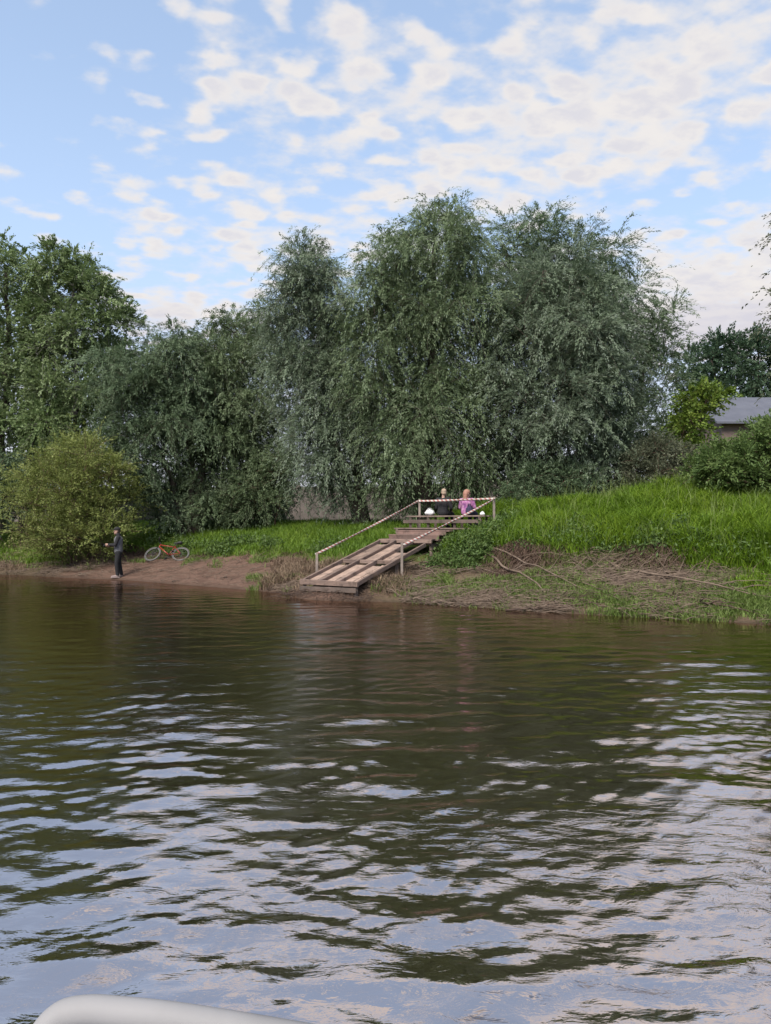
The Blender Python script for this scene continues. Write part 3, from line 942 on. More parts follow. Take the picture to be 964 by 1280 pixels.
for i, (px, py, r, lab) in enumerate([(217, 727, 0.055, 'dark stone at the water edge right of the angler'), (231, 706, 0.045, 'small dark stone on the sand below the bicycle'),
        (128, 713, 0.04, 'small pale stone on the sand just left of the angler'), (282, 722, 0.05, 'brown stone on the sand halfway to the ramp'), (262, 698, 0.06, 'earth-brown stone under the grassy lip right of the bicycle')]):
    g = random.Random(i + 3)
    bm = bmesh.new()
    bmesh.ops.create_icosphere(bm, subdivisions=3, radius=r)
    for v in bm.verts:
        v.co = Vector((v.co.x * 1.35, v.co.y, v.co.z * 0.65)) * (1 + 0.22 * math.sin(v.co.x * 40 + i) * math.cos(v.co.y * 35 + 2 * i) + g.uniform(-.03, .03))
    o = bm_obj('stone', bm, M['stick'] if i == 2 else M['stick_dark'], smooth=True)
    o.location = on_ground(px, py) + Vector((0, 0, r * 0.3))
    tag(o, lab, 'stone', 'stones on the sand')


# ------------------------------------------------------------------ dead branches on the right bank, one by one
def dead_branch(p0, p1, r, label, dark=False, arch=0.12, seed=0):
    g = np.random.default_rng(seed + 500)
    a, b = on_ground(*p0), on_ground(*p1)
    n = 11
    t = np.linspace(0, 1, n)
    L = (b - a).length
    Q = np.array([a.lerp(b, k) for k in t])
    Q[:, :2] += np.cumsum(g.normal(0, 0.018 * L, (n, 2)), 0) * 0.5
    gz = ground_h(Q[:, 0], Q[:, 1])
    Q[:, 2] = np.maximum(gz, 0.0) + r * 0.8 + arch * L * 0.35 * np.sin(t * 3.14) * g.uniform(0.4, 1)
    O = Q[0].copy()
    paths = [(Q - O, r * (1 - 0.75 * t))]
    for k in range(g.integers(4, 9)):
        i = g.integers(3, n - 1)
        dirn = unit((Q[min(i + 1, n - 1)] - Q[i - 1])[None, :])[0]
        side = unit(np.cross(dirn, [0, 0, 1])[None, :])[0] * g.choice([-1, 1])
        l = L * g.uniform(0.12, 0.4) * (1 - 0.5 * i / n)
        e = dirn * l + side * l * g.uniform(0.2, 0.7)
        st = Q[i]
        pts = np.array([st + e * k2 for k2 in (0, 0.35, 0.7, 1)])
        pts[:, 2] = np.maximum(np.maximum(ground_h(pts[:, 0], pts[:, 1]), 0.0) + 0.01, st[2] + np.array([0, .05, .06, .03]) * g.uniform(-0.5, 2.5))
        rr = r * 0.5 * (1 - 0.7 * i / n)
        paths.append((pts - O, np.array([rr, rr * 0.8, rr * 0.6, rr * 0.3])))
    V, F = tube_np(paths, 6)
    o = np_mesh('dead_branch', V, F, M['stick_dark' if dark else 'stick'], smooth=True)
    o.location = O
    tag(o, label, 'branch', 'dead branches washed up on the bank')


BR = [
    ((596, 687), (712, 755), 0.030, 'long pale branch slanting down from beside the steps to the water'),
    ((612, 684), (742, 748), 0.022, 'thinner pale branch just right of the long slanting one'),
    ((762, 705), (968, 752), 0.028, 'long pale branch under the green mound running to the right edge'),
    ((622, 731), (700, 733), 0.016, 'short level stick in the green patch right of the ramp'),
    ((632, 764), (728, 758), 0.022, 'dark wet branch lying along the water below the slanting branch', True),
    ((796, 744), (880, 753), 0.018, 'dark thin branch below the middle of the long right-hand branch', True),
    ((836, 751), (966, 776), 0.026, 'dark branch along the water at the right edge', True),
    ((720, 700), (828, 712), 0.014, 'thin stick just under the brown overhang'),
    ((884, 730), (966, 758), 0.018, 'forked stick in the dry grass near the right edge'),
    ((598, 752), (664, 748), 0.016, 'dark twig near the water right of the front handrail post', True),
    ((470, 716), (506, 746), 0.012, 'thin stick leaning down beside the ramp'),
    ((505, 702), (566, 742), 0.014, 'bent stick in front of the front handrail post'),
    ((556, 690), (644, 722), 0.016, 'pale stick below the steps on the dry bank'),
    ((660, 745), (770, 764), 0.020, 'dark crooked branch at the water in the middle of the debris', True),
    ((640, 706), (756, 736), 0.014, 'pale stick crossing the middle of the debris'),
    ((776, 760), (890, 772), 0.020, 'half sunk dark branch at the water line under the mound', True),
    ((548, 728), (640, 744), 0.012, 'slim grey stick lying level left of the slanting branch'),
    ((690, 722), (790, 752), 0.014, 'brown forked twig between the slanting branch and the right-hand branch'),
]
for i, b in enumerate(BR):
    dead_branch(b[0], b[1], b[2] * 1.3, b[3], len(b) > 4, seed=i)


# ------------------------------------------------------------------ ramp, steps, platform
def tdir(z0, z1, l): return Vector((A2.x * l, A2.y * l, z1 - z0)).normalized()


SL = tdir(ZR0, ZR1, RAMP_L)
ramp = empty('wooden_ramp', plan(0, RAMP_W / 2, 0), 'weathered wooden frame ramp sloping down to the water', 'ramp')
RO = ramp.location.copy()


def rpt(al, ac, dz=0.0): return plan(al, ac, ramp_z(al) + dz) - RO


for ac in (0.03, 0.60, 1.17, RAMP_W - 0.03):
    bm = bmesh.new()
    beam(bm, rpt(0.0, ac, 0.0), rpt(RAMP_L - (0.25 if ac > 1.6 else 0), ac, rnd.uniform(-.01, .01)), 0.065, 0.11, jit=0.004)
    bm_obj('stringer', bm, M['wood'], ramp, bevel=0.006)
for al, hh in ((-0.045, 0.13), (1.72, 0.10), (RAMP_L + 0.045, 0.11)):
    if al == 1.72:
        for a, b in ((0.065, 0.565), (0.635, 1.135), (1.205, RAMP_W - 0.065)):
            bm = bmesh.new(); beam(bm, rpt(al, a, -.01), rpt(al, b, -.01), 0.07, hh, jit=0.003)
            bm_obj('crossbeam', bm, M['wood'], ramp, bevel=0.006)
    else:
        bm = bmesh.new()
        beam(bm, rpt(al, -0.02, 0), rpt(al, RAMP_W + 0.02, 0), 0.08, hh, jit=0.003)
        bm_obj('crossbeam', bm, M['wood'], ramp, bevel=0.006)
for a0, a1 in ((0.0, 1.56), (1.77, RAMP_L - 0.14)):
    for c0, c1 in ((0.065, 0.565), (0.635, 1.135), (1.205, RAMP_W - 0.065)):
        if a0 > 1 and c0 > 1.1: a1 = RAMP_L - 0.9       # broken away near the top right
        for q in range(2):
            bm = bmesh.new()
            wb = (c1 - c0) / 2
            m = c0 + wb * (q + 0.5)
            beam(bm, rpt(a0, m + rnd.uniform(-.006, .006), -0.045 + rnd.uniform(-.006, .006)), rpt(a1 - rnd.uniform(0, 0.09), m + rnd.uniform(-.006, .006), -0.045 + rnd.uniform(-.006, .006)), wb - 0.014, 0.02)
            bm_obj('panel_board', bm, M['wood_ply'], ramp)
for al, ac in ((0.02, 0.06), (0.02, RAMP_W - 0.08), (1.9, 0.06), (1.9, RAMP_W - 0.08), (0.02, 0.9)):
    bm = bmesh.new()
    p = plan(al, ac)
    beam(bm, Vector((p.x, p.y, gh(p.x, p.y) - 0.2)) - RO, rpt(al, ac, -0.06), 0.09, 0.09, up=Vector((1, 0, 0)))
    bm_obj('leg', bm, M['wood_grey'], ramp, bevel=0.006)
bm = bmesh.new()
beam(bm, plan(-0.10, 0.0, 0.24) - RO, plan(-0.10, RAMP_W, 0.26) - RO, 0.03, 0.12)
bm_obj('skirt_board', bm, M['wood_grey'], ramp, bevel=0.005)

steps = empty('wooden_steps', plan(RAMP_L + 0.1, RAMP_W / 2, 0), 'three broad wooden steps between ramp and platform', 'steps')
SO = steps.location.copy()
NS = 3
for i in range(NS):
    z = ZR1 + (ZDECK - ZR1) * (i + 0.45) / NS
    al0 = RAMP_L + 0.10 + i * 0.425
    for j in range(2):
        bm = bmesh.new()
        aa = al0 + 0.10 + j * 0.212
        beam(bm, plan(aa, 0.0, z) - SO, plan(aa, RAMP_W + rnd.uniform(-0.05, 0.12), z + rnd.uniform(-.008, .008)) - SO, 0.205, 0.04, jit=0.003)
        bm_obj('tread', bm, M['wood_step'], steps, bevel=0.005)
    bm = bmesh.new()
    beam(bm, plan(al0 + 0.012, 0.02, z - 0.082) - SO, plan(al0 + 0.012, RAMP_W - 0.02, z - 0.082) - SO, 0.022, 0.12)
    bm_obj('riser', bm, M['wood_step'], steps)
for ac in (0.08, RAMP_W - 0.1):
    bm = bmesh.new()
    beam(bm, plan(RAMP_L + 0.16, ac, ZR1 - 0.18) - SO, plan(RAMP_L + 1.33, ac, ZDECK - 0.18) - SO, 0.06, 0.14)
    bm_obj('stringer', bm, M['wood_grey'], steps)
    for al in (RAMP_L + 0.2, RAMP_L + 1.2):
        p = plan(al, ac)
        bm = bmesh.new()
        beam(bm, Vector((p.x, p.y, gh(p.x, p.y) - 0.2)) - SO, plan(al, ac, ramp_z(al) - 0.2) - SO, 0.08, 0.08, up=Vector((1, 0, 0)))
        bm_obj('leg', bm, M['wood_grey'], steps)

DECK0, DECK1, DC0, DC1 = RAMP_L + 1.40, 7.15, -0.36, 2.95
deck = empty('wooden_platform', plan(DECK0, 1.0, 0), 'plank platform at the top of the steps under the bench', 'platform')
DO = deck.location.copy()
na = 11
for i in range(na):
    al = DECK0 + (DECK1 - DECK0) * (i + 0.5) / na
    bm = bmesh.new()
    beam(bm, plan(al, DC0, ZDECK) - DO, plan(al, DC1, ZDECK + rnd.uniform(-.006, .006)) - DO, (DECK1 - DECK0) / na - 0.012, 0.04)
    bm_obj('plank', bm, M['wood_grey'], deck)
for ac in (DC0 + 0.1, 1.2, DC1 - 0.1):
    bm = bmesh.new()
    beam(bm, plan(DECK0 + 0.01, ac, ZDECK - 0.09) - DO, plan(DECK1 - 0.01, ac, ZDECK - 0.09) - DO, 0.08, 0.13)
    bm_obj('joist', bm, M['wood_grey'], deck)
    for al in (DECK0 + 0.1, DECK1 - 0.1):
        p = plan(al, ac)
        bm = bmesh.new()
        beam(bm, Vector((p.x, p.y, gh(p.x, p.y) - 0.25)) - DO, plan(al, ac, ZDECK - 0.16) - DO, 0.09, 0.09, up=Vector((1, 0, 0)))
        bm_obj('leg', bm, M['wood_grey'], deck)

# --- bench
SEAT = 2.165
ZT = ZDECK + 0.02
bench = empty('wooden_bench', plan(5.85, 1.1, ZT), 'long grey plank bench on the platform with two people on it', 'bench')
BO = bench.location.copy()
for al in (5.60, 5.90, 6.06):
    bm = bmesh.new()
    beam(bm, plan(al, -0.22, SEAT - 0.022) - BO, plan(al, 2.55, SEAT - 0.022) - BO, 0.16 if al < 5.8 else 0.15, 0.045)
    bm_obj('seat_plank', bm, M['wood_grey'], bench, bevel=0.005)
bm = bmesh.new()
beam(bm, plan(5.50, -0.32, ZT + 0.20) - BO, plan(5.50, 2.45, ZT + 0.20) - BO, 0.05, 0.11)
bm_obj('front_rail', bm, M['wood_grey'], bench, bevel=0.005)
for ac in (-0.10, 0.55, 1.5, 2.35):
    for al in (5.57, 6.05):
        bm = bmesh.new()
        beam(bm, plan(al, ac, ZT) - BO, plan(al, ac, SEAT - 0.046) - BO, 0.08, 0.08, up=Vector((1, 0, 0)))
        bm_obj('leg', bm, M['wood_grey'], bench, bevel=0.004)


# --- handrail: posts with red and white barrier tape stretched between them
rail = empty('handrail', plan(5.75, 1.4, ZT), 'wooden handrail posts with red and white striped tape around the ramp', 'handrail')
HO = rail.location.copy()


def post(al, ac, ztop, zbot=None, r=0.034):
    p = plan(al, ac)
    zb = gh(p.x, p.y) - 0.15 if zbot is None else zbot
    bm = bmesh.new()
    beam(bm, Vector((p.x, p.y, zb)) - HO, Vector((p.x, p.y, ztop)) - HO, 2 * r, 2 * r, up=Vector((1, 0, 0)))
    bm_obj('post', bm, M['post'], rail, bevel=0.006)
    return Vector((p.x, p.y, ztop))


TL = post(5.75, 0.13, 2.69, ZT); TR = post(5.75, 2.75, 2.72, ZT)
BL = post(0.80, -0.15, 1.13); BRp = post(1.76, 1.95, 1.40)


def tape(a, b, sag, off):
    d = (b - a)
    L = d.length
    n = int(L / 0.02)
    t = np.linspace(0, 1, n)
    pts = np.array([a.lerp(b, k) for k in t])
    pts[:, 2] -= sag * 4 * t * (1 - t)
    pts += np.array(off)
    pts -= np.array(HO)
    # a flat strip wound round a thin rope: oval section that slowly twists
    tg = unit(np.gradient(pts, axis=0))
    s = unit(np.cross(tg, [0, 0, 1.0])); u = np.cross(s, tg)
    seg = 10
    an = np.linspace(0, 6.283, seg, endpoint=False)
    tw = 0.5 * np.sin(t * L * 2.3 + 1.0)
    V = []
    for k in range(n):
        ca, sa = np.cos(an), np.sin(an)
        w, h = 0.012, 0.031
        c, s_ = math.cos(tw[k]), math.sin(tw[k])
        ex = ca * w * c - sa * h * s_; ez = ca * w * s_ + sa * h * c
        V.append(pts[k] + ex[:, None] * s[k] + ez[:, None] * u[k])
    V = np.concatenate(V)
    i = np.arange(n - 1)[:, None] * seg; j = np.arange(seg)[None, :]; j2 = (j + 1) % seg
    q = np.stack([i + j, i + j2, i + seg + j2, i + seg + j], -1).reshape(-1, 4)
    along = (np.repeat(t * L, seg) + np.tile(np.sin(an) * 0.03, n)) / 0.15
    np_mesh('striped_tape', V, [q, np.array([[k for k in range(seg)][::-1]])[:, :seg], np.array([[(n - 1) * seg + k for k in range(seg)]])], M['tape'], rail, True,
            attrs={'along': ('POINT', 'FLOAT', along)})


dz = Vector((0, 0, -0.05))
tape(TL + dz, TR + dz, 0.012, tuple((-A2.x * 0.05, -A2.y * 0.05, 0)))
tape(BL + dz, TL + dz, 0.03, tuple((-C2.x * 0.05, -C2.y * 0.05, 0)))
tape(BRp + dz, TR + dz, 0.03, tuple((C2.x * 0.05, C2.y * 0.05, 0)))


# ------------------------------------------------------------------ people
def capsule(bm, p0, r0, p1, r1, seg=12, sx=1.0, ref=None):
    p0, p1 = Vector(p0), Vector(p1)
    t = (p1 - p0)
    L = t.length
    t = t.normalized() if L > 1e-6 else Vector((0, 0, 1))
    rf = Vector(ref) if ref else (Vector((1, 0, 0)) if abs(t.x) < 0.9 else Vector((0, 1, 0)))
    s = (rf - t * rf.dot(t)).normalized()
    u = t.cross(s)
    prof = []
    for k in range(5):
        a = math.pi / 2 * (1 - k / 4)
        prof.append((-r0 * math.sin(a), r0 * math.cos(a)))
    for k in range(5):
        a = math.pi / 2 * k / 4
        prof.append((L + r1 * math.sin(a), r1 * math.cos(a)))
    rings = []
    for h, r in prof:
        if r < 1e-6:
            rings.append([bm.verts.new(p0 + t * h)])
        else:
            rings.append([bm.verts.new(p0 + t * h + s * (math.cos(2 * math.pi * k / seg) * r * sx) + u * (math.sin(2 * math.pi * k / seg) * r)) for k in range(seg)])
    for a, b in zip(rings, rings[1:]):
        if len(a) == 1:
            for k in range(seg): bm.faces.new((a[0], b[(k + 1) % seg], b[k]))
        elif len(b) == 1:
            for k in range(seg): bm.faces.new((a[k], a[(k + 1) % seg], b[0]))
        else:
            for k in range(seg): bm.faces.new((a[k], a[(k + 1) % seg], b[(k + 1) % seg], b[k]))


def ellipsoid(bm, c, rad, rot=None):
    mtx = Matrix.Translation(Vector(c)) @ (rot.to_4x4() if rot else Matrix.Identity(4)) @ Matrix.Diagonal((*rad, 1))
    bmesh.ops.create_uvsphere(bm, u_segments=16, v_segments=10, radius=1, matrix=mtx)


def merged(name, bm, voxel, material, parent, smooth_it=4):
    """one continuous skin over all the pieces in bm"""
    bmesh.ops.recalc_face_normals(bm, faces=bm.faces)
    me = bpy.data.meshes.new(name + '_raw'); bm.to_mesh(me); bm.free()
    tmp = bpy.data.objects.new('tmp', me); COL.objects.link(tmp)
    md = tmp.modifiers.new('r', 'REMESH'); md.mode = 'VOXEL'; md.voxel_size = voxel
    sm = tmp.modifiers.new('s', 'SMOOTH'); sm.iterations = smooth_it; sm.factor = 0.5
    dg = bpy.context.evaluated_depsgraph_get()
    out = bpy.data.meshes.new_from_object(tmp.evaluated_get(dg))
    bpy.data.objects.remove(tmp); bpy.data.meshes.remove(me)
    out.name = name
    out.materials.clear(); out.materials.append(material)
    for p in out.polygons: p.use_smooth = True
    o = bpy.data.objects.new(name, out); COL.objects.link(o); o.parent = parent
    return o


M['skin'] = mat('skin', (0.36, 0.225, 0.175), (0.31, 0.185, 0.14), 8, 0.6)
M['black'] = mat('black_cloth', (0.016, 0.016, 0.018), (0.024, 0.023, 0.026), 12, 0.9)
M['greyvest'] = mat('grey_cloth', (0.150, 0.150, 0.160), (0.105, 0.105, 0.115), 10, 0.9)
M['trousers'] = mat('black_trousers', (0.012, 0.012, 0.014), (0.02, 0.02, 0.022), 10, 0.9)
M['shoe'] = mat('pale_shoes', (0.26, 0.20, 0.19), (0.18, 0.14, 0.13), 8, 0.7)
M['fairhair'] = mat('fair_hair', (0.36, 0.28, 0.21), (0.30, 0.22, 0.16), 30, 0.7)
M['redhair'] = mat('reddish_blonde_hair', (0.34, 0.185, 0.135), (0.27, 0.13, 0.095), 30, 0.6)
M['darkhair'] = mat('dark_hair', (0.03, 0.022, 0.018), (0.02, 0.015, 0.012), 30, 0.7)
M['navy'] = mat('navy_cloth', (0.045, 0.04, 0.085), (0.02, 0.02, 0.035), 10, 0.9)
M['whitebag'] = mat('white_plastic_bag', (0.75, 0.74, 0.73), (0.62, 0.61, 0.61), 9, 0.45, bump=0.4)


def floral():
    m = mat('pink_purple_print', (0.34, 0.13, 0.28), (0.22, 0.08, 0.24), 9, 0.85)
    t = NT(m.node_tree)
    b = t.n['Principled BSDF']
    tc = t.new('ShaderNodeTexCoord')
    vo = t.new('ShaderNodeTexVoronoi'); vo.inputs['Scale'].default_value = 16
    t.link(tc.outputs['Object'], vo.inputs['Vector'])
    c = t.ramp(t.noise(tc.outputs['Object'], 13, 2), (0.3, (0.14, 0.05, 0.18)), (0.5, (0.34, 0.13, 0.28)), (0.72, (0.46, 0.29, 0.38)))
    t.link(c, b.inputs['Base Color'])
    return m


M['floral'] = floral()


def hand(bm, wrist, dirn, palm_n, curl=0.9, thumb_side=1):
    """palm, four bent fingers and a thumb; dirn = pointing direction, palm_n = direction the palm faces"""
    d = Vector(dirn).normalized(); n = Vector(palm_n); n = (n - d * n.dot(d)).normalized()
    s = d.cross(n) * thumb_side
    w = Vector(wrist)
    capsule(bm, w - d * 0.02, 0.026, w + d * 0.045, 0.030, sx=1.0)
    for k in range(4):
        capsule(bm, w + d * 0.02 + s * (0.030 - 0.019 * k), 0.014, w + d * 0.088 + s * (0.033 - 0.021 * k), 0.011, 8)
        L = (0.040, 0.046, 0.042, 0.033)[k]
        p = w + d * 0.088 + s * (0.033 - 0.021 * k)
        a = 0.0
        for q in range(3):
            a += curl * (0.75 if q == 0 else 0.9)
            e = p + (d * math.cos(a) + n * math.sin(a)) * L * (1.0, 0.72, 0.58)[q]
            capsule(bm, p, 0.0095 - 0.001 * q, e, 0.0088 - 0.001 * q, 8)
            p = e
    p = w + d * 0.03 + s * 0.032
    e = p + (d * 0.55 + s * 0.6 + n * 0.45).normalized() * 0.042
    capsule(bm, p, 0.013, e, 0.011, 8)
    capsule(bm, e, 0.011, e + (d * 0.8 + n * 0.7 - s * 0.1).normalized() * 0.034, 0.009, 8)


def head(bm, c, f, tilt=0.0):
    """c = middle of the head, f = where the face looks (horizontal)"""
    f = Vector(f).normalized(); up = Vector((0, 0, 1)); s = f.cross(up)
    rot = Matrix((s, f, up)).transposed()
    ellipsoid(bm, Vector(c) + up * 0.025 - f * 0.008, (0.076, 0.096, 0.092), rot)
    ellipsoid(bm, Vector(c) - up * 0.045 + f * 0.022, (0.058, 0.068, 0.072), rot)
    capsule(bm, Vector(c) + f * 0.088 + up * 0.012, 0.009, Vector(c) + f * 0.110 - up * 0.025, 0.014, 8)       # nose
    ellipsoid(bm, Vector(c) + f * 0.088 - up * 0.058, (0.024, 0.010, 0.009), rot)                              # lips
    ellipsoid(bm, Vector(c) + f * 0.070 - up * 0.100, (0.026, 0.020, 0.018), rot)                              # chin
    for k in (-1, 1):
        ellipsoid(bm, Vector(c) + s * 0.078 * k - f * 0.005 - up * 0.01, (0.012, 0.022, 0.034), rot)           # ears
        ellipsoid(bm, Vector(c) + s * 0.032 * k + f * 0.082 + up * 0.030, (0.026, 0.012, 0.008), rot)          # brow


def eyes(parent, c, f):
    f = Vector(f).normalized(); up = Vector((0, 0, 1)); s = f.cross(up)
    for k in (-1, 1):
        bm = bmesh.new()
        ellipsoid(bm, Vector(c) + s * 0.031 * k + f * 0.083 + up * 0.008, (0.012, 0.010, 0.008))
        bm_obj('eye', bm, M['darkhair'], parent, True)


def hair_cap(bm, c, f, scale=1.0, low=0.0):
    f = Vector(f).normalized(); up = Vector((0, 0, 1)); s = f.cross(up)
    rot = Matrix((s, f, up)).transposed()
    ellipsoid(bm, Vector(c) + up * 0.045 - f * 0.018, (0.086 * scale, 0.100 * scale, 0.088 * scale), rot)
    ellipsoid(bm, Vector(c) - up * (0.015 + low) - f * 0.050, (0.078 * scale, 0.062 * scale, 0.075 * scale), rot)


def angler():
    Y = 26.55
    feet = at(148, 720, Y)
    gz = gh(feet.x, Y)
    root = empty('person', (feet.x, Y, gz), 'person in dark cap and grey vest standing at the water edge with a rod', 'person')
    f = Vector((-0.96, -0.28, 0)); f.normalize()
    s = f.cross(Vector((0, 0, 1)))     # person's right hand side
    U = Vector((0, 0, 1))

    def P(fw, sd, z): return f * fw + s * sd + U * z
    hip, chest, neck, hd = P(0, 0, 0.90), P(0.0, 0, 1.28), P(0.02, 0, 1.45), P(0.05, 0, 1.60)
    LA, RA = P(0.02, -0.10, 0.09), P(-0.10, 0.11, 0.09)
    LK, RK = P(0.05, -0.10, 0.48), P(-0.02, 0.10, 0.48)
    LS_, RS_ = P(0.0, -0.19, 1.385), P(0.0, 0.19, 1.385)
    LE, RE = P(0.10, -0.24, 1.13), P(0.06, 0.25, 1.12)
    LH, RH = P(0.34, -0.09, 1.14), P(0.30, 0.09, 1.09)
    bm = bmesh.new()
    capsule(bm, hip, 0.13, P(0, 0, 1.05), 0.125, sx=1.25, ref=s); capsule(bm, P(0, 0, 1.05), 0.12, chest, 0.135, sx=1.3, ref=s)
    capsule(bm, chest, 0.125, neck, 0.055); capsule(bm, neck, 0.052, hd, 0.05)
    capsule(bm, LS_, 0.055, RS_, 0.055)
    for h, k, a in ((-0.09, LK, LA), (0.09, RK, RA)):
        capsule(bm, P(0, h, 0.88), 0.085, k, 0.056); capsule(bm, k, 0.054, a, 0.038)
        capsule(bm, a - U * 0.045, 0.036, a - U * 0.052 + f * 0.15, 0.030)
    for sh, e, w in ((LS_, LE, LH), (RS_, RE, RH)):
        capsule(bm, sh, 0.055, e, 0.042); capsule(bm, e, 0.040, w, 0.028)
    hand(bm, LH, (P(0.1, 0.06, 0.0)), P(0, 1, -0.2), 1.15, 1)
    hand(bm, RH, (P(0.1, -0.03, 0.01)), P(0, -1, 0.2), 1.15, -1)
    head(bm, hd, f)
    merged('body', bm, 0.0075, M['skin'], root, 2)
    eyes(root, hd, f)
    # clothes
    bm = bmesh.new()
    capsule(bm, P(0, 0, 0.92), 0.145, P(0, 0, 1.06), 0.14, sx=1.25, ref=s); capsule(bm, P(0, 0, 1.06), 0.138, P(0, 0, 1.30), 0.150, sx=1.3, ref=s)
    capsule(bm, P(-0.01, -0.13, 1.37), 0.078, P(-0.01, 0.13, 1.37), 0.078); 
    merged('vest', bm, 0.014, M['greyvest'], root)
    bm = bmesh.new()
    for sh, e, w in ((LS_, LE, LH), (RS_, RE, RH)):
        capsule(bm, sh, 0.073, e, 0.058); capsule(bm, e, 0.056, e.lerp(w, 0.86), 0.042)
    capsule(bm, P(0.0, 0, 1.40), 0.085, P(0.01, 0, 1.49), 0.078)
    merged('sleeves', bm, 0.012, M['black'], root)
    bm = bmesh.new()
    capsule(bm, P(0, 0, 0.93), 0.14, P(0, 0, 0.86), 0.135, sx=1.2, ref=s)
    for h, k, a in ((-0.09, LK, LA), (0.09, RK, RA)):
        capsule(bm, P(0, h, 0.86), 0.105, k, 0.078); capsule(bm, k, 0.077, a + U * 0.02, 0.062)
    merged('trousers', bm, 0.014, M['trousers'], root)
    for a in (LA, RA):
        bm = bmesh.new()
        capsule(bm, a - U * 0.035, 0.052, a - U * 0.050 + f * 0.17, 0.042)
        bmesh.ops.create_cube(bm, size=1, matrix=Matrix.Translation(a - U * 0.082 + f * 0.07) @ Matrix((f, s, U)).transposed().to_4x4() @ Matrix.Diagonal((0.29, 0.09, 0.03, 1)))
        merged('shoe', bm, 0.009, M['shoe'], root, 3)
    bm = bmesh.new()
    hair_cap(bm, hd, f, 1.03)
    merged('hair', bm, 0.01, M['darkhair'], root)
    bm = bmesh.new()
    rot = Matrix((s, f, U)).transposed()
    ellipsoid(bm, hd + U * 0.075 - f * 0.01, (0.095, 0.110, 0.075), rot)
    ellipsoid(bm, hd + U * 0.060 + f * 0.115, (0.075, 0.080, 0.012), rot)
    merged('cap', bm, 0.009, M['black'], root, 2)
    # the rod, held in both hands
    ro = root.location
    a = RH + P(0.05, -0.02, 0.0) - P(0.28, 0, 0.06); b = LH + P(0.06, 0.05, 0.0)
    d = (b - a).normalized()
    rod = empty('fishing_rod', ro + a, 'thin dark fishing rod held by the angler over the water', 'fishing rod')
    pts = np.array([d * k + Vector((0, 0, -0.012 * k * k)) for k in np.linspace(0, 2.9, 14)])
    tubes('blank', [(pts, np.linspace(0.007, 0.0018, 14))], M['black'], rod, 6)
    tubes('grip', [(np.array([d * 0.0, d * 0.22, d * 0.42]), np.array([0.013, 0.014, 0.012]))], M['stem'], rod, 8)
    bm = bmesh.new(); capsule(bm, d * 0.40 - U * 0.05, 0.024, d * 0.44 - U * 0.06, 0.028); capsule(bm, d * 0.42, 0.008, d * 0.42 - U * 0.05, 0.01)
    bm_obj('reel', bm, M['black'], rod, True)


angler()


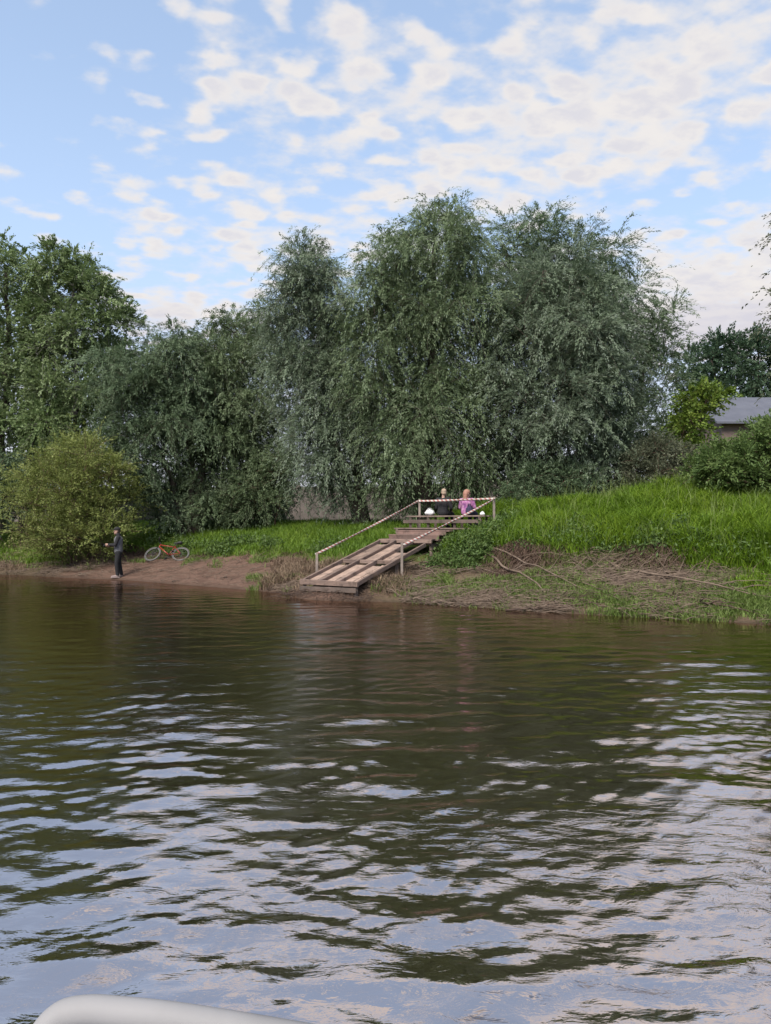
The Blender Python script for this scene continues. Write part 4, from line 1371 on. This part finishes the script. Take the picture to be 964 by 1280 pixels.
def sitter(al, ac, label, kind, seed):
    """seated facing the trees, back to the river"""
    p = plan(al, ac)
    f = Vector((A2.x, A2.y, 0)); f.normalize()
    s = f.cross(Vector((0, 0, 1))); U = Vector((0, 0, 1))
    root = empty('person', (p.x, p.y, SEAT), label, 'person', 'people sitting on the bench')
    def P(fw, sd, z): return f * fw + s * sd + U * z
    k = 1.0 if kind == 'man' else 0.93
    ft = -(SEAT - ZT)
    hip, chest, neck, hd = P(0, 0, 0.10), P(0.01, 0, 0.40 * k), P(0.03, 0, 0.58 * k), P(0.06, 0, 0.74 * k)
    sw = 0.20 * k
    look = (f * 0.75 - s * 0.65).normalized() if kind == 'man' else (f * 0.8 + s * 0.6).normalized()
    LS_, RS_ = P(0.02, -sw, 0.52 * k), P(0.02, sw, 0.52 * k)
    LE, RE = P(0.06, -sw - 0.07, 0.25), P(0.06, sw + 0.07, 0.25)
    LH, RH = P(0.30, -0.12, 0.16), P(0.30, 0.12, 0.16)
    LK, RK = P(0.43, -0.11, 0.05), P(0.43, 0.11, 0.05)
    LA, RA = P(0.46, -0.11, ft + 0.09), P(0.46, 0.11, ft + 0.09)
    bm = bmesh.new()
    capsule(bm, hip, 0.12, P(0, 0, 0.22), 0.12, sx=1.3, ref=s); capsule(bm, P(0, 0, 0.22), 0.115, chest, 0.13 * k, sx=1.25, ref=s)
    capsule(bm, chest, 0.12, neck, 0.052); capsule(bm, neck, 0.050, hd, 0.05); capsule(bm, LS_, 0.052, RS_, 0.052)
    for h, kn, a in ((-0.09, LK, LA), (0.09, RK, RA)):
        capsule(bm, P(0.02, h, 0.09), 0.085, kn, 0.056); capsule(bm, kn, 0.054, a, 0.038); capsule(bm, a - U * 0.048, 0.036, a - U * 0.052 + f * 0.15, 0.030)
    for sh, e, w in ((LS_, LE, LH), (RS_, RE, RH)):
        capsule(bm, sh, 0.052, e, 0.040); capsule(bm, e, 0.038, w, 0.027)
    hand(bm, LH, P(0.1, 0.03, -0.01), P(0, 0.2, -1), 0.35, 1)
    hand(bm, RH, P(0.1, -0.03, -0.01), P(0, -0.2, -1), 0.35, -1)
    head(bm, hd, look)
    merged('body', bm, 0.0085, M['skin'], root, 2)
    eyes(root, hd, look)
    top = M['black'] if kind == 'man' else M['floral']
    bm = bmesh.new()
    capsule(bm, P(0, 0, 0.11), 0.145, P(0, 0, 0.24), 0.14, sx=1.25, ref=s); capsule(bm, P(0, 0, 0.24), 0.135, P(0.01, 0, 0.42 * k), 0.150 * k, sx=1.25, ref=s)
    capsule(bm, P(0.02, -sw + .05, 0.50 * k), 0.08, P(0.02, sw - .05, 0.50 * k), 0.08)
    for sh, e, w in ((LS_, LE, LH), (RS_, RE, RH)):
        capsule(bm, sh, 0.070, e, 0.057); capsule(bm, e, 0.055, e.lerp(w, 0.85), 0.042)
    merged('jacket', bm, 0.014, top, root)
    bm = bmesh.new()
    for h, kn, a in ((-0.09, LK, LA), (0.09, RK, RA)):
        capsule(bm, P(0.02, h, 0.095), 0.10, kn, 0.075); capsule(bm, kn, 0.074, a + U * 0.02, 0.06)
    merged('trousers', bm, 0.015, M['trousers'] if kind == 'man' else M['navy'], root)
    for a in (LA, RA):
        bm = bmesh.new(); capsule(bm, a - U * 0.042, 0.048, a - U * 0.050 + f * 0.17, 0.040)
        merged('shoe', bm, 0.010, M['black'], root, 3)
    bm = bmesh.new()
    if kind == 'man':
        hair_cap(bm, hd, look, 1.0)
        merged('hair', bm, 0.010, M['fairhair'], root)
    else:
        hair_cap(bm, hd, look, 1.10, 0.03)
        capsule(bm, hd - look * 0.06, 0.085, hd - look * 0.075 - U * 0.20, 0.060, sx=1.25, ref=look.cross(U))
        merged('hair', bm, 0.012, M['redhair'], root)


sitter(5.98, 0.86, 'person with short fair hair in black jacket seated on the bench, left of the woman', 'man', 1)
sitter(5.98, 1.70, 'person with long reddish hair and pink purple print top seated on the bench', 'woman', 2)


def bag(name, al, ac, w, h, label, cat, m, seed):
    g = random.Random(seed)
    p = plan(al, ac)
    root = empty(name, (p.x, p.y, SEAT), label, cat)
    bm = bmesh.new()
    bmesh.ops.create_icosphere(bm, subdivisions=3, radius=1)
    for v in bm.verts:
        c = v.co
        z = (c.z + 1) / 2
        k = 1.0 - 0.55 * max(0, z - 0.35)
        n = 1 + 0.16 * math.sin(c.x * 5 + seed) * math.cos(c.y * 6 + seed * 2) + g.uniform(-.05, .05)
        v.co = Vector((c.x * w / 2 * k * n, c.y * w * 0.36 * k * n, max(z * h * n, 0.0)))
    bm_obj('bag_body', bm, m, root, True)
    for sx in (-1, 1):
        a = np.linspace(0, math.pi, 9)
        pts = np.stack([np.cos(a) * w * 0.15 + sx * w * 0.06, np.full(9, sx * 0.02), h * 0.86 + np.sin(a) * h * 0.35], 1)
        tubes('handle', [(pts, np.full(9, 0.009))], m, root, 6)


bag('carrier_bag', 5.90, 0.42, 0.34, 0.20, 'white plastic carrier bag on the bench left of the person in black', 'bag', M['whitebag'], 1)
bag('carrier_bag', 5.88, 2.30, 0.17, 0.10, 'small white bag on the bench right of the person in pink', 'bag', M['whitebag'], 2)
bag('handbag', 5.62, 1.98, 0.24, 0.30, 'dark navy handbag on the bench against the person in pink', 'handbag', M['navy'], 3)


# ------------------------------------------------------------------ bicycle lying back against the bank
def bicycle():
    m_or = mat('orange_red_paint', (0.27, 0.036, 0.024), (0.22, 0.030, 0.020), 6, 0.35, spec=0.5)
    m_ty = mat('grey_rubber', (0.10, 0.096, 0.092), (0.07, 0.066, 0.062), 8, 0.8)
    m_rim = mat('alloy_rim', (0.20, 0.20, 0.20), (0.16, 0.16, 0.165), 8, 0.5, 0.4)
    m_bl = mat('black_parts', (0.02, 0.02, 0.02), (0.03, 0.03, 0.03), 8, 0.5)
    Y = 28.2
    pt = at(207, 694, Y)
    root = empty('bicycle', (pt.x, Y, gh(pt.x, Y) + 0.03), 'orange-red mountain bicycle lying back against the grassy bank', 'bicycle')
    ang = R(42)
    f = Vector((-1, 0.02, 0)).normalized()          # towards the front wheel (left)
    sd = Vector((0, 1, 0))
    U = (Vector((0, 0, 1)) * math.cos(ang) + Vector((0, 1, 0)) * math.sin(ang)).normalized()
    N = f.cross(U).normalized()

    def P(a, h, n=0.0): return f * a + U * h + N * n

    def line(*pts, r=0.017, r1=None):
        q = np.array([P(*p) for p in pts]); return (q, np.linspace(r, r1 or r, len(q)))
    rw = 0.33
    ce = {'front': (0.54, rw), 'rear': (-0.50, rw)}
    for k, (ca, ch) in ce.items():
        st = 0.22 if k == 'front' else 0.0           # front wheel turned a little
        w = empty('wheel', P(ca, ch)); w.parent = root
        fx = (f * math.cos(st) + N * math.sin(st)).normalized()
        a = np.linspace(0, 2 * math.pi, 37)
        ring = lambda r: np.array([fx * (math.cos(x) * r) + U * (math.sin(x) * r) for x in a])
        tubes('tyre', [(ring(rw - 0.024), np.full(37, 0.026))], m_ty, w, 8)
        tubes('rim', [(ring(rw - 0.058), np.full(37, 0.011))], m_rim, w, 6)
        nn = fx.cross(U)
        sp = []
        for x in np.linspace(0, 2 * math.pi, 18, endpoint=False):
            sp.append((np.array([nn * 0.03 * (1 if len(sp) % 2 else -1), fx * (math.cos(x) * (rw - .06)) + U * (math.sin(x) * (rw - .06))]), np.array([0.002, 0.002])))
        tubes('spokes', sp, m_rim, w, 4)
        tubes('hub', [(np.array([nn * -0.05, nn * 0.05]), np.array([0.022, 0.022]))], m_bl, w, 8)
    bb = (-0.07, 0.29); st_top = (-0.24, 0.72); hd_t = (0.33, 0.80); hd_b = (0.37, 0.66)
    fr = [line(bb, st_top, r=0.017), line((-0.22, 0.66), (0.335, 0.77), r=0.018), line(bb, (0.365, 0.68), r=0.022), line(hd_t, hd_b, r=0.022)]
    for n in (-0.05, 0.05):
        fr += [line((-0.07, 0.29, n * .5), (-0.50, rw, n), r=0.011), line((-0.225, 0.66, n * .4), (-0.50, rw, n), r=0.010)]
    tubes('frame', fr, m_or, root, 8)
    fk = []
    for n in (-0.06, 0.06):
        fk.append(line((0.39, 0.62, n), (0.54, rw, n), r=0.018, r1=0.013))
    fk.append(line((0.39, 0.62, -0.06), (0.39, 0.62, 0.06), r=0.018))
    fk.append(line((0.39, 0.62, 0), (0.33, 0.84, 0), r=0.016))
    tubes('fork', fk, m_bl, root, 8)
    tubes('handlebar', [line((0.33, 0.88, -0.30), (0.40, 0.90, -0.10), (0.40, 0.90, 0.10), (0.33, 0.88, 0.30), r=0.013), line((0.33, 0.84), (0.40, 0.90), r=0.015)], m_bl, root, 8)
    for n in (-1, 1):
        tubes('grip', [line((0.335, 0.882, 0.19 * n), (0.32, 0.878, 0.32 * n), r=0.019)], m_bl, root, 8)
    tubes('seat_post', [line((-0.24, 0.70), (-0.28, 0.84), r=0.014)], m_bl, root, 8)
    bm = bmesh.new()
    capsule(bm, P(-0.42, 0.87, 0), 0.058, P(-0.30, 0.865, 0), 0.045, sx=1.5, ref=N); capsule(bm, P(-0.30, 0.865), 0.042, P(-0.15, 0.86), 0.022)
    merged('saddle', bm, 0.012, m_bl, root)
    a = np.linspace(0, 2 * math.pi, 25)
    ch = np.array([P(bb[0] + math.cos(x) * 0.09, bb[1] + math.sin(x) * 0.09, 0.05) for x in a])
    tubes('chainring', [(ch, np.full(25, 0.008))], m_bl, root, 6)
    tubes('crank', [line((bb[0], bb[1], 0.07), (bb[0] + 0.15, bb[1] - 0.08, 0.08), r=0.011), line((bb[0], bb[1], -0.07), (bb[0] - 0.15, bb[1] + 0.08, -0.08), r=0.011),
                    line((bb[0], bb[1], -0.07), (bb[0], bb[1], 0.07), r=0.014)], m_bl, root, 6)
    for q, n in ((1, 1), (-1, -1)):
        bm = bmesh.new()
        c = P(bb[0] + 0.15 * q, bb[1] - 0.08 * q, 0.13 * n)
        beam(bm, c - f * 0.045, c + f * 0.045, 0.08, 0.02, up=U)
        bm_obj('pedal', bm, m_bl, root)
    return root


bicycle()

# ------------------------------------------------------------------ house beyond the right bank and the wall behind the willows
house = empty('house', (33, 48, 2.2), 'brown walled house with a grey-blue roof beyond the bushes', 'house')
HOZ = Vector(house.location)
M['roof'] = mat('grey_roof', (0.105, 0.11, 0.135), (0.085, 0.09, 0.112), 1.2, 0.7)
M['brown_wall'] = mat('brown_wall', (0.19, 0.14, 0.125), (0.15, 0.11, 0.10), 1.5, 0.9, bump=0.2)
x0, x1, y0, y1 = 19.7, 44.0, 45.0, 53.0
eave, ridge = 8.05, 9.95
bm = bmesh.new()
prof = [(y0, 2.0), (y0, eave), ((y0 + y1) / 2, ridge - 0.12), (y1, eave), (y1, 2.0)]
va = [bm.verts.new(Vector((x0, a, b)) - HOZ) for a, b in prof]; vb = [bm.verts.new(Vector((x1, a, b)) - HOZ) for a, b in prof]
bm.faces.new(va); bm.faces.new(vb[::-1])
for i in range(5): bm.faces.new((va[i], vb[i], vb[(i + 1) % 5], va[(i + 1) % 5]))
bm_obj('wall', bm, M['brown_wall'], house)
for sg in (-1, 1):
    ym = (y0 + y1) / 2
    ye = ym + sg * 4.5
    bm = bmesh.new()
    z_e = ridge - (ridge - eave) * 4.5 / 4.0
    a, b = Vector((0, ym, ridge + 0.03)), Vector((0, ye, z_e + 0.03))
    vs = []
    for xx in (x0 - 0.5, x1 + 0.5):
        for pnt in (a, b, b + Vector((0, 0, -0.12)), a + Vector((0, 0, -0.12))):
            vs.append(bm.verts.new(Vector((xx, pnt.y + (0.004 * sg if pnt.y == ym else 0), pnt.z)) - HOZ))
    for f in ((0, 1, 2, 3), (7, 6, 5, 4), (0, 4, 5, 1), (1, 5, 6, 2), (2, 6, 7, 3), (3, 7, 4, 0)): bm.faces.new([vs[i] for i in f])
    bm_obj('roof', bm, M['roof'], house)

M['concrete'] = mat('grey_concrete', (0.20, 0.17, 0.16), (0.15, 0.13, 0.122), 0.9, 0.9, bump=0.2)
fence = empty('concrete_fence', (0, 44, 2.0), 'grey-brown concrete panel fence glimpsed behind the willow trunks', 'fence')
FO = Vector(fence.location)
xs = np.arange(-26, 17, 3.0)
for i, xx in enumerate(xs):
    gz = gh(xx, 44)
    bm = bmesh.new()
    beam(bm, Vector((xx, 44, gz - 0.3)) - FO, Vector((xx, 44, gz + 2.2)) - FO, 0.22, 0.22, up=Vector((1, 0, 0)))
    bm_obj('post', bm, M['concrete'], fence)
    if i < len(xs) - 1:
        bm = bmesh.new()
        gz = gh(xx + 1.5, 44)
        beam(bm, Vector((xx + 0.112, 44, gz + 0.75)) - FO, Vector((xx + 2.888, 44, gz + 0.75)) - FO, 0.12, 2.7)
        bm_obj('panel', bm, M['concrete'], fence)

# ------------------------------------------------------------------ the boat the photo is taken from: only its white rail shows
M['white_rail'] = mat('white_painted_rail', (0.25, 0.245, 0.25), (0.20, 0.196, 0.20), 5, 0.65, spec=0.2)
M['hull'] = mat('boat_hull', (0.62, 0.62, 0.64), (0.55, 0.55, 0.57), 2, 0.4)
boat = empty('boat', (0, 0, 0), 'white tubular handrail of the boat in the lower left corner', 'boat')
ry = 1.10
pts = []
ctrl = [(30, 1440, 1.08), (38, 1340, 1.085), (52, 1296, 1.09), (76, 1270, 1.10), (108, 1263, 1.10), (150, 1265, 1.10), (230, 1274, 1.095), (370, 1297, 1.085), (520, 1326, 1.075), (700, 1366, 1.06)]
cp = np.array([at(*c) for c in ctrl])
tt = np.linspace(0, len(cp) - 1, 90)


def catmull(cp, t):
    i = int(min(math.floor(t), len(cp) - 2)); u = t - i
    p = [cp[max(min(i + k, len(cp) - 1), 0)] for k in (-1, 0, 1, 2)]
    return 0.5 * ((2 * p[1]) + (-p[0] + p[2]) * u + (2 * p[0] - 5 * p[1] + 4 * p[2] - p[3]) * u * u + (-p[0] + 3 * p[1] - 3 * p[2] + p[3]) * u ** 3)


path = np.array([catmull(cp, t) for t in tt])
deckz = 0.55
path = np.concatenate([np.array([[path[0][0] - 0.0, path[0][1], deckz]]), path, np.array([[path[-1][0] + 0.05, path[-1][1] - 0.01, path[-1][2] - 0.08], [path[-1][0] + 0.06, path[-1][1] - 0.01, deckz]])])
tubes('rail', [(path, np.full(len(path), 0.0195))], M['white_rail'], boat, 20)
bm = bmesh.new()
sec = [(-1.9, 0.34), (-2.2, 0.20), (-1.2, -0.3), (0.5, -0.3), (1.15, 0.15), (1.2, 0.54), (1.0, 0.55), (0.98, 0.25), (-1.8, 0.25)]
va = [bm.verts.new((-2.6, a, b)) for a, b in sec]; vb = [bm.verts.new((2.6, a, b)) for a, b in sec]
bm.faces.new(va); bm.faces.new(vb[::-1])
for i in range(len(sec)): bm.faces.new((va[i], vb[i], vb[(i + 1) % len(sec)], va[(i + 1) % len(sec)]))
bm_obj('hull', bm, M['hull'], boat, bevel=0.01)

# ------------------------------------------------------------------ sky, sun
SUN_EL, SUN_AZ = R(46), R(208)       # azimuth measured clockwise from +Y: behind the camera, a little left
w = bpy.data.worlds.new("World")
S.world = w
w.use_nodes = True
t = NT(w.node_tree)
bg = t.n['Background']
sky = t.new('ShaderNodeTexSky', sky_type='NISHITA', sun_disc=False)
sky.sun_elevation = SUN_EL
sky.sun_rotation = SUN_AZ
sky.air_density = 1.0; sky.dust_density = 0.6; sky.ozone_density = 2.0
d = t.new('ShaderNodeTexCoord').outputs['Generated']
sp = t.new('ShaderNodeSeparateXYZ'); t.link(d, sp.inputs[0])
dx, dy, dzs = sp.outputs
az = t.math('ARCTAN2', dx, dy)
el = t.math('ARCSINE', dzs)
# cloud sheet seen in perspective: direction projected on a flat layer
den = t.math('ADD', t.math('MAXIMUM', dzs, 0.0), 0.17)
cx = t.math('DIVIDE', dx, den); cy = t.math('DIVIDE', dy, den)
cmb = t.new('ShaderNodeCombineXYZ'); t.link(cx, cmb.inputs[0]); t.link(cy, cmb.inputs[1])
mp = t.new('ShaderNodeMapping'); mp.inputs['Rotation'].default_value = (0, 0, R(-22)); mp.inputs['Scale'].default_value = (1.08, 1.30, 1); mp.inputs['Location'].default_value = (2.3, 0.7, 0)
t.link(cmb.outputs[0], mp.inputs[0])
pv = mp.outputs[0]
wob = t.new('ShaderNodeTexNoise'); wob.inputs['Scale'].default_value = 9; wob.inputs['Detail'].default_value = 4; t.link(pv, wob.inputs['Vector'])
wv = t.new('ShaderNodeVectorMath', operation='MULTIPLY_ADD'); t.link(wob.outputs['Color'], wv.inputs[0]); wv.inputs[1].default_value = (0.11, 0.11, 0); t.link(pv, wv.inputs[2])
vor = t.new('ShaderNodeTexVoronoi', feature='SMOOTH_F1'); vor.inputs['Scale'].default_value = 12.5; vor.inputs['Smoothness'].default_value = 0.6; t.link(wv.outputs[0], vor.inputs['Vector'])
puff = t.smooth(vor.outputs['Distance'], 0.62, 0.12)
cells = t.math('ADD', t.math('MULTIPLY', puff, 0.26), t.math('MULTIPLY', t.noise(pv, 8.6, 4, 0.55, 0.1), 0.74))
fine = t.noise(pv, 13, 5, 0.6, 0.2)
large = t.noise(pv, 1.4, 3, 0.5)


def blob(px, py, sx, sy, amp):
    r = ray(px, py).normalized()
    a0, e0 = math.atan2(r.x, r.y), math.asin(r.z)
    u = t.math('DIVIDE', t.math('SUBTRACT', az, a0), sx / FPX)
    v = t.math('DIVIDE', t.math('SUBTRACT', el, e0), sy / FPX)
    q = t.math('ADD', t.math('MULTIPLY', u, u), t.math('MULTIPLY', v, v))
    return t.math('MULTIPLY', t.math('EXPONENT', t.math('MULTIPLY', q, -1.0)), amp)


cov = None
for b in [(900, 80, 300, 190, 0.34), (600, 110, 260, 120, 0.26), (330, 120, 130, 130, 0.28), (170, 110, 80, 70, 0.10), (120, 245, 110, 55, 0.20),
          (700, 180, 240, 50, 0.16), (480, 270, 200, 60, 0.14), (260, 310, 160, 30, 0.20), (215, 395, 150, 42, 0.60), (930, 335, 190, 55, 0.52), (900, 405, 190, 40, 0.62), (470, 300, 260, 60, 0.16),
          (40, 60, 170, 180, -0.20), (60, 330, 90, 60, -0.15), (820, 250, 140, 26, -0.14), (380, 225, 120, 26, -0.08)]:
    q = blob(*b)
    cov = q if cov is None else t.math('ADD', cov, q)
# the rest of the sky, out of view, carries the same broken cloud
behind = t.smooth(dy, 0.5, 0.0, 0.0, 0.14)
overhead = t.smooth(el, R(36), R(52), 0.0, 0.26)
cov = t.math('ADD', t.math('ADD', cov, behind), overhead)
dens = t.math('ADD', t.math('MULTIPLY', t.math('SUBTRACT', cells, 0.5), 1.7), t.math('MULTIPLY', t.math('SUBTRACT', fine, 0.5), 0.45))
dens = t.math('ADD', dens, t.math('MULTIPLY', t.math('SUBTRACT', large, 0.5), 0.35))
dens = t.math('ADD', dens, cov)
mask = t.smooth(dens, -0.02, 0.54)
thick = t.smooth(dens, 0.30, 0.75)
low = t.smooth(el, R(8), R(19), 1.0, 0.0)
white = (0.92, 0.875, 0.84, 1)
grey = (0.78, 0.76, 0.80, 1)
ccol = t.mix(t.math('MULTIPLY', thick, t.smooth(fine, 0.35, 0.65)), white, grey)
lowc = t.mix(t.smooth(t.noise(pv, 1.7, 4), 0.42, 0.58), (0.66, 0.62, 0.70, 1), (0.92, 0.83, 0.76, 1))
ccol = t.mix(low, ccol, lowc)
# brighten the atmosphere a little towards the photo's pale blue, seen through thin high haze
skyv = t.new('ShaderNodeVectorMath', operation='SCALE'); t.link(sky.outputs[0], skyv.inputs[0]); skyv.inputs['Scale'].default_value = 1.0
CLOUD = 4.85
cl = t.new('ShaderNodeVectorMath', operation='SCALE'); t.link(ccol, cl.inputs[0]); cl.inputs['Scale'].default_value = CLOUD
veil = t.smooth(el, R(3), R(36), 0.84, 0.44)
hz = t.mix(veil, skyv.outputs[0], t.mix(t.smooth(el, R(4), R(20), 1.0, 0.0), (3.35, 4.3, 5.8, 1), (4.2, 4.2, 4.75, 1)))
fin = t.mix(t.math('MULTIPLY', mask, 0.94), hz, cl.outputs[0])
t.link(fin, bg.inputs[0])
bg.inputs[1].default_value = 0.095

sun = bpy.data.objects.new('sun', bpy.data.lights.new('sun', 'SUN'))
COL.objects.link(sun)
sun.data.energy = 2.8
sun.data.angle = R(28)
sun.data.color = (1.0, 0.93, 0.83)
dirv = Vector((math.sin(SUN_AZ) * math.cos(SUN_EL), math.cos(SUN_AZ) * math.cos(SUN_EL), math.sin(SUN_EL)))
sun.rotation_euler = dirv.to_track_quat('Z', 'Y').to_euler()
sun.location = (-8, -20, 30)

# ------------------------------------------------------------------ render settings
S.view_settings.view_transform = 'Standard'
S.view_settings.look = 'None'
S.view_settings.exposure = 1.08
S.view_settings.gamma = 1
S.render.engine = 'CYCLES'
S.cycles.use_denoising = True
S.cycles.denoiser = 'OPENIMAGEDENOISE'
S.cycles.max_bounces = 6
S.cycles.diffuse_bounces = 3
S.cycles.glossy_bounces = 3
S.cycles.transmission_bounces = 3
S.cycles.caustics_reflective = False
S.cycles.caustics_refractive = False
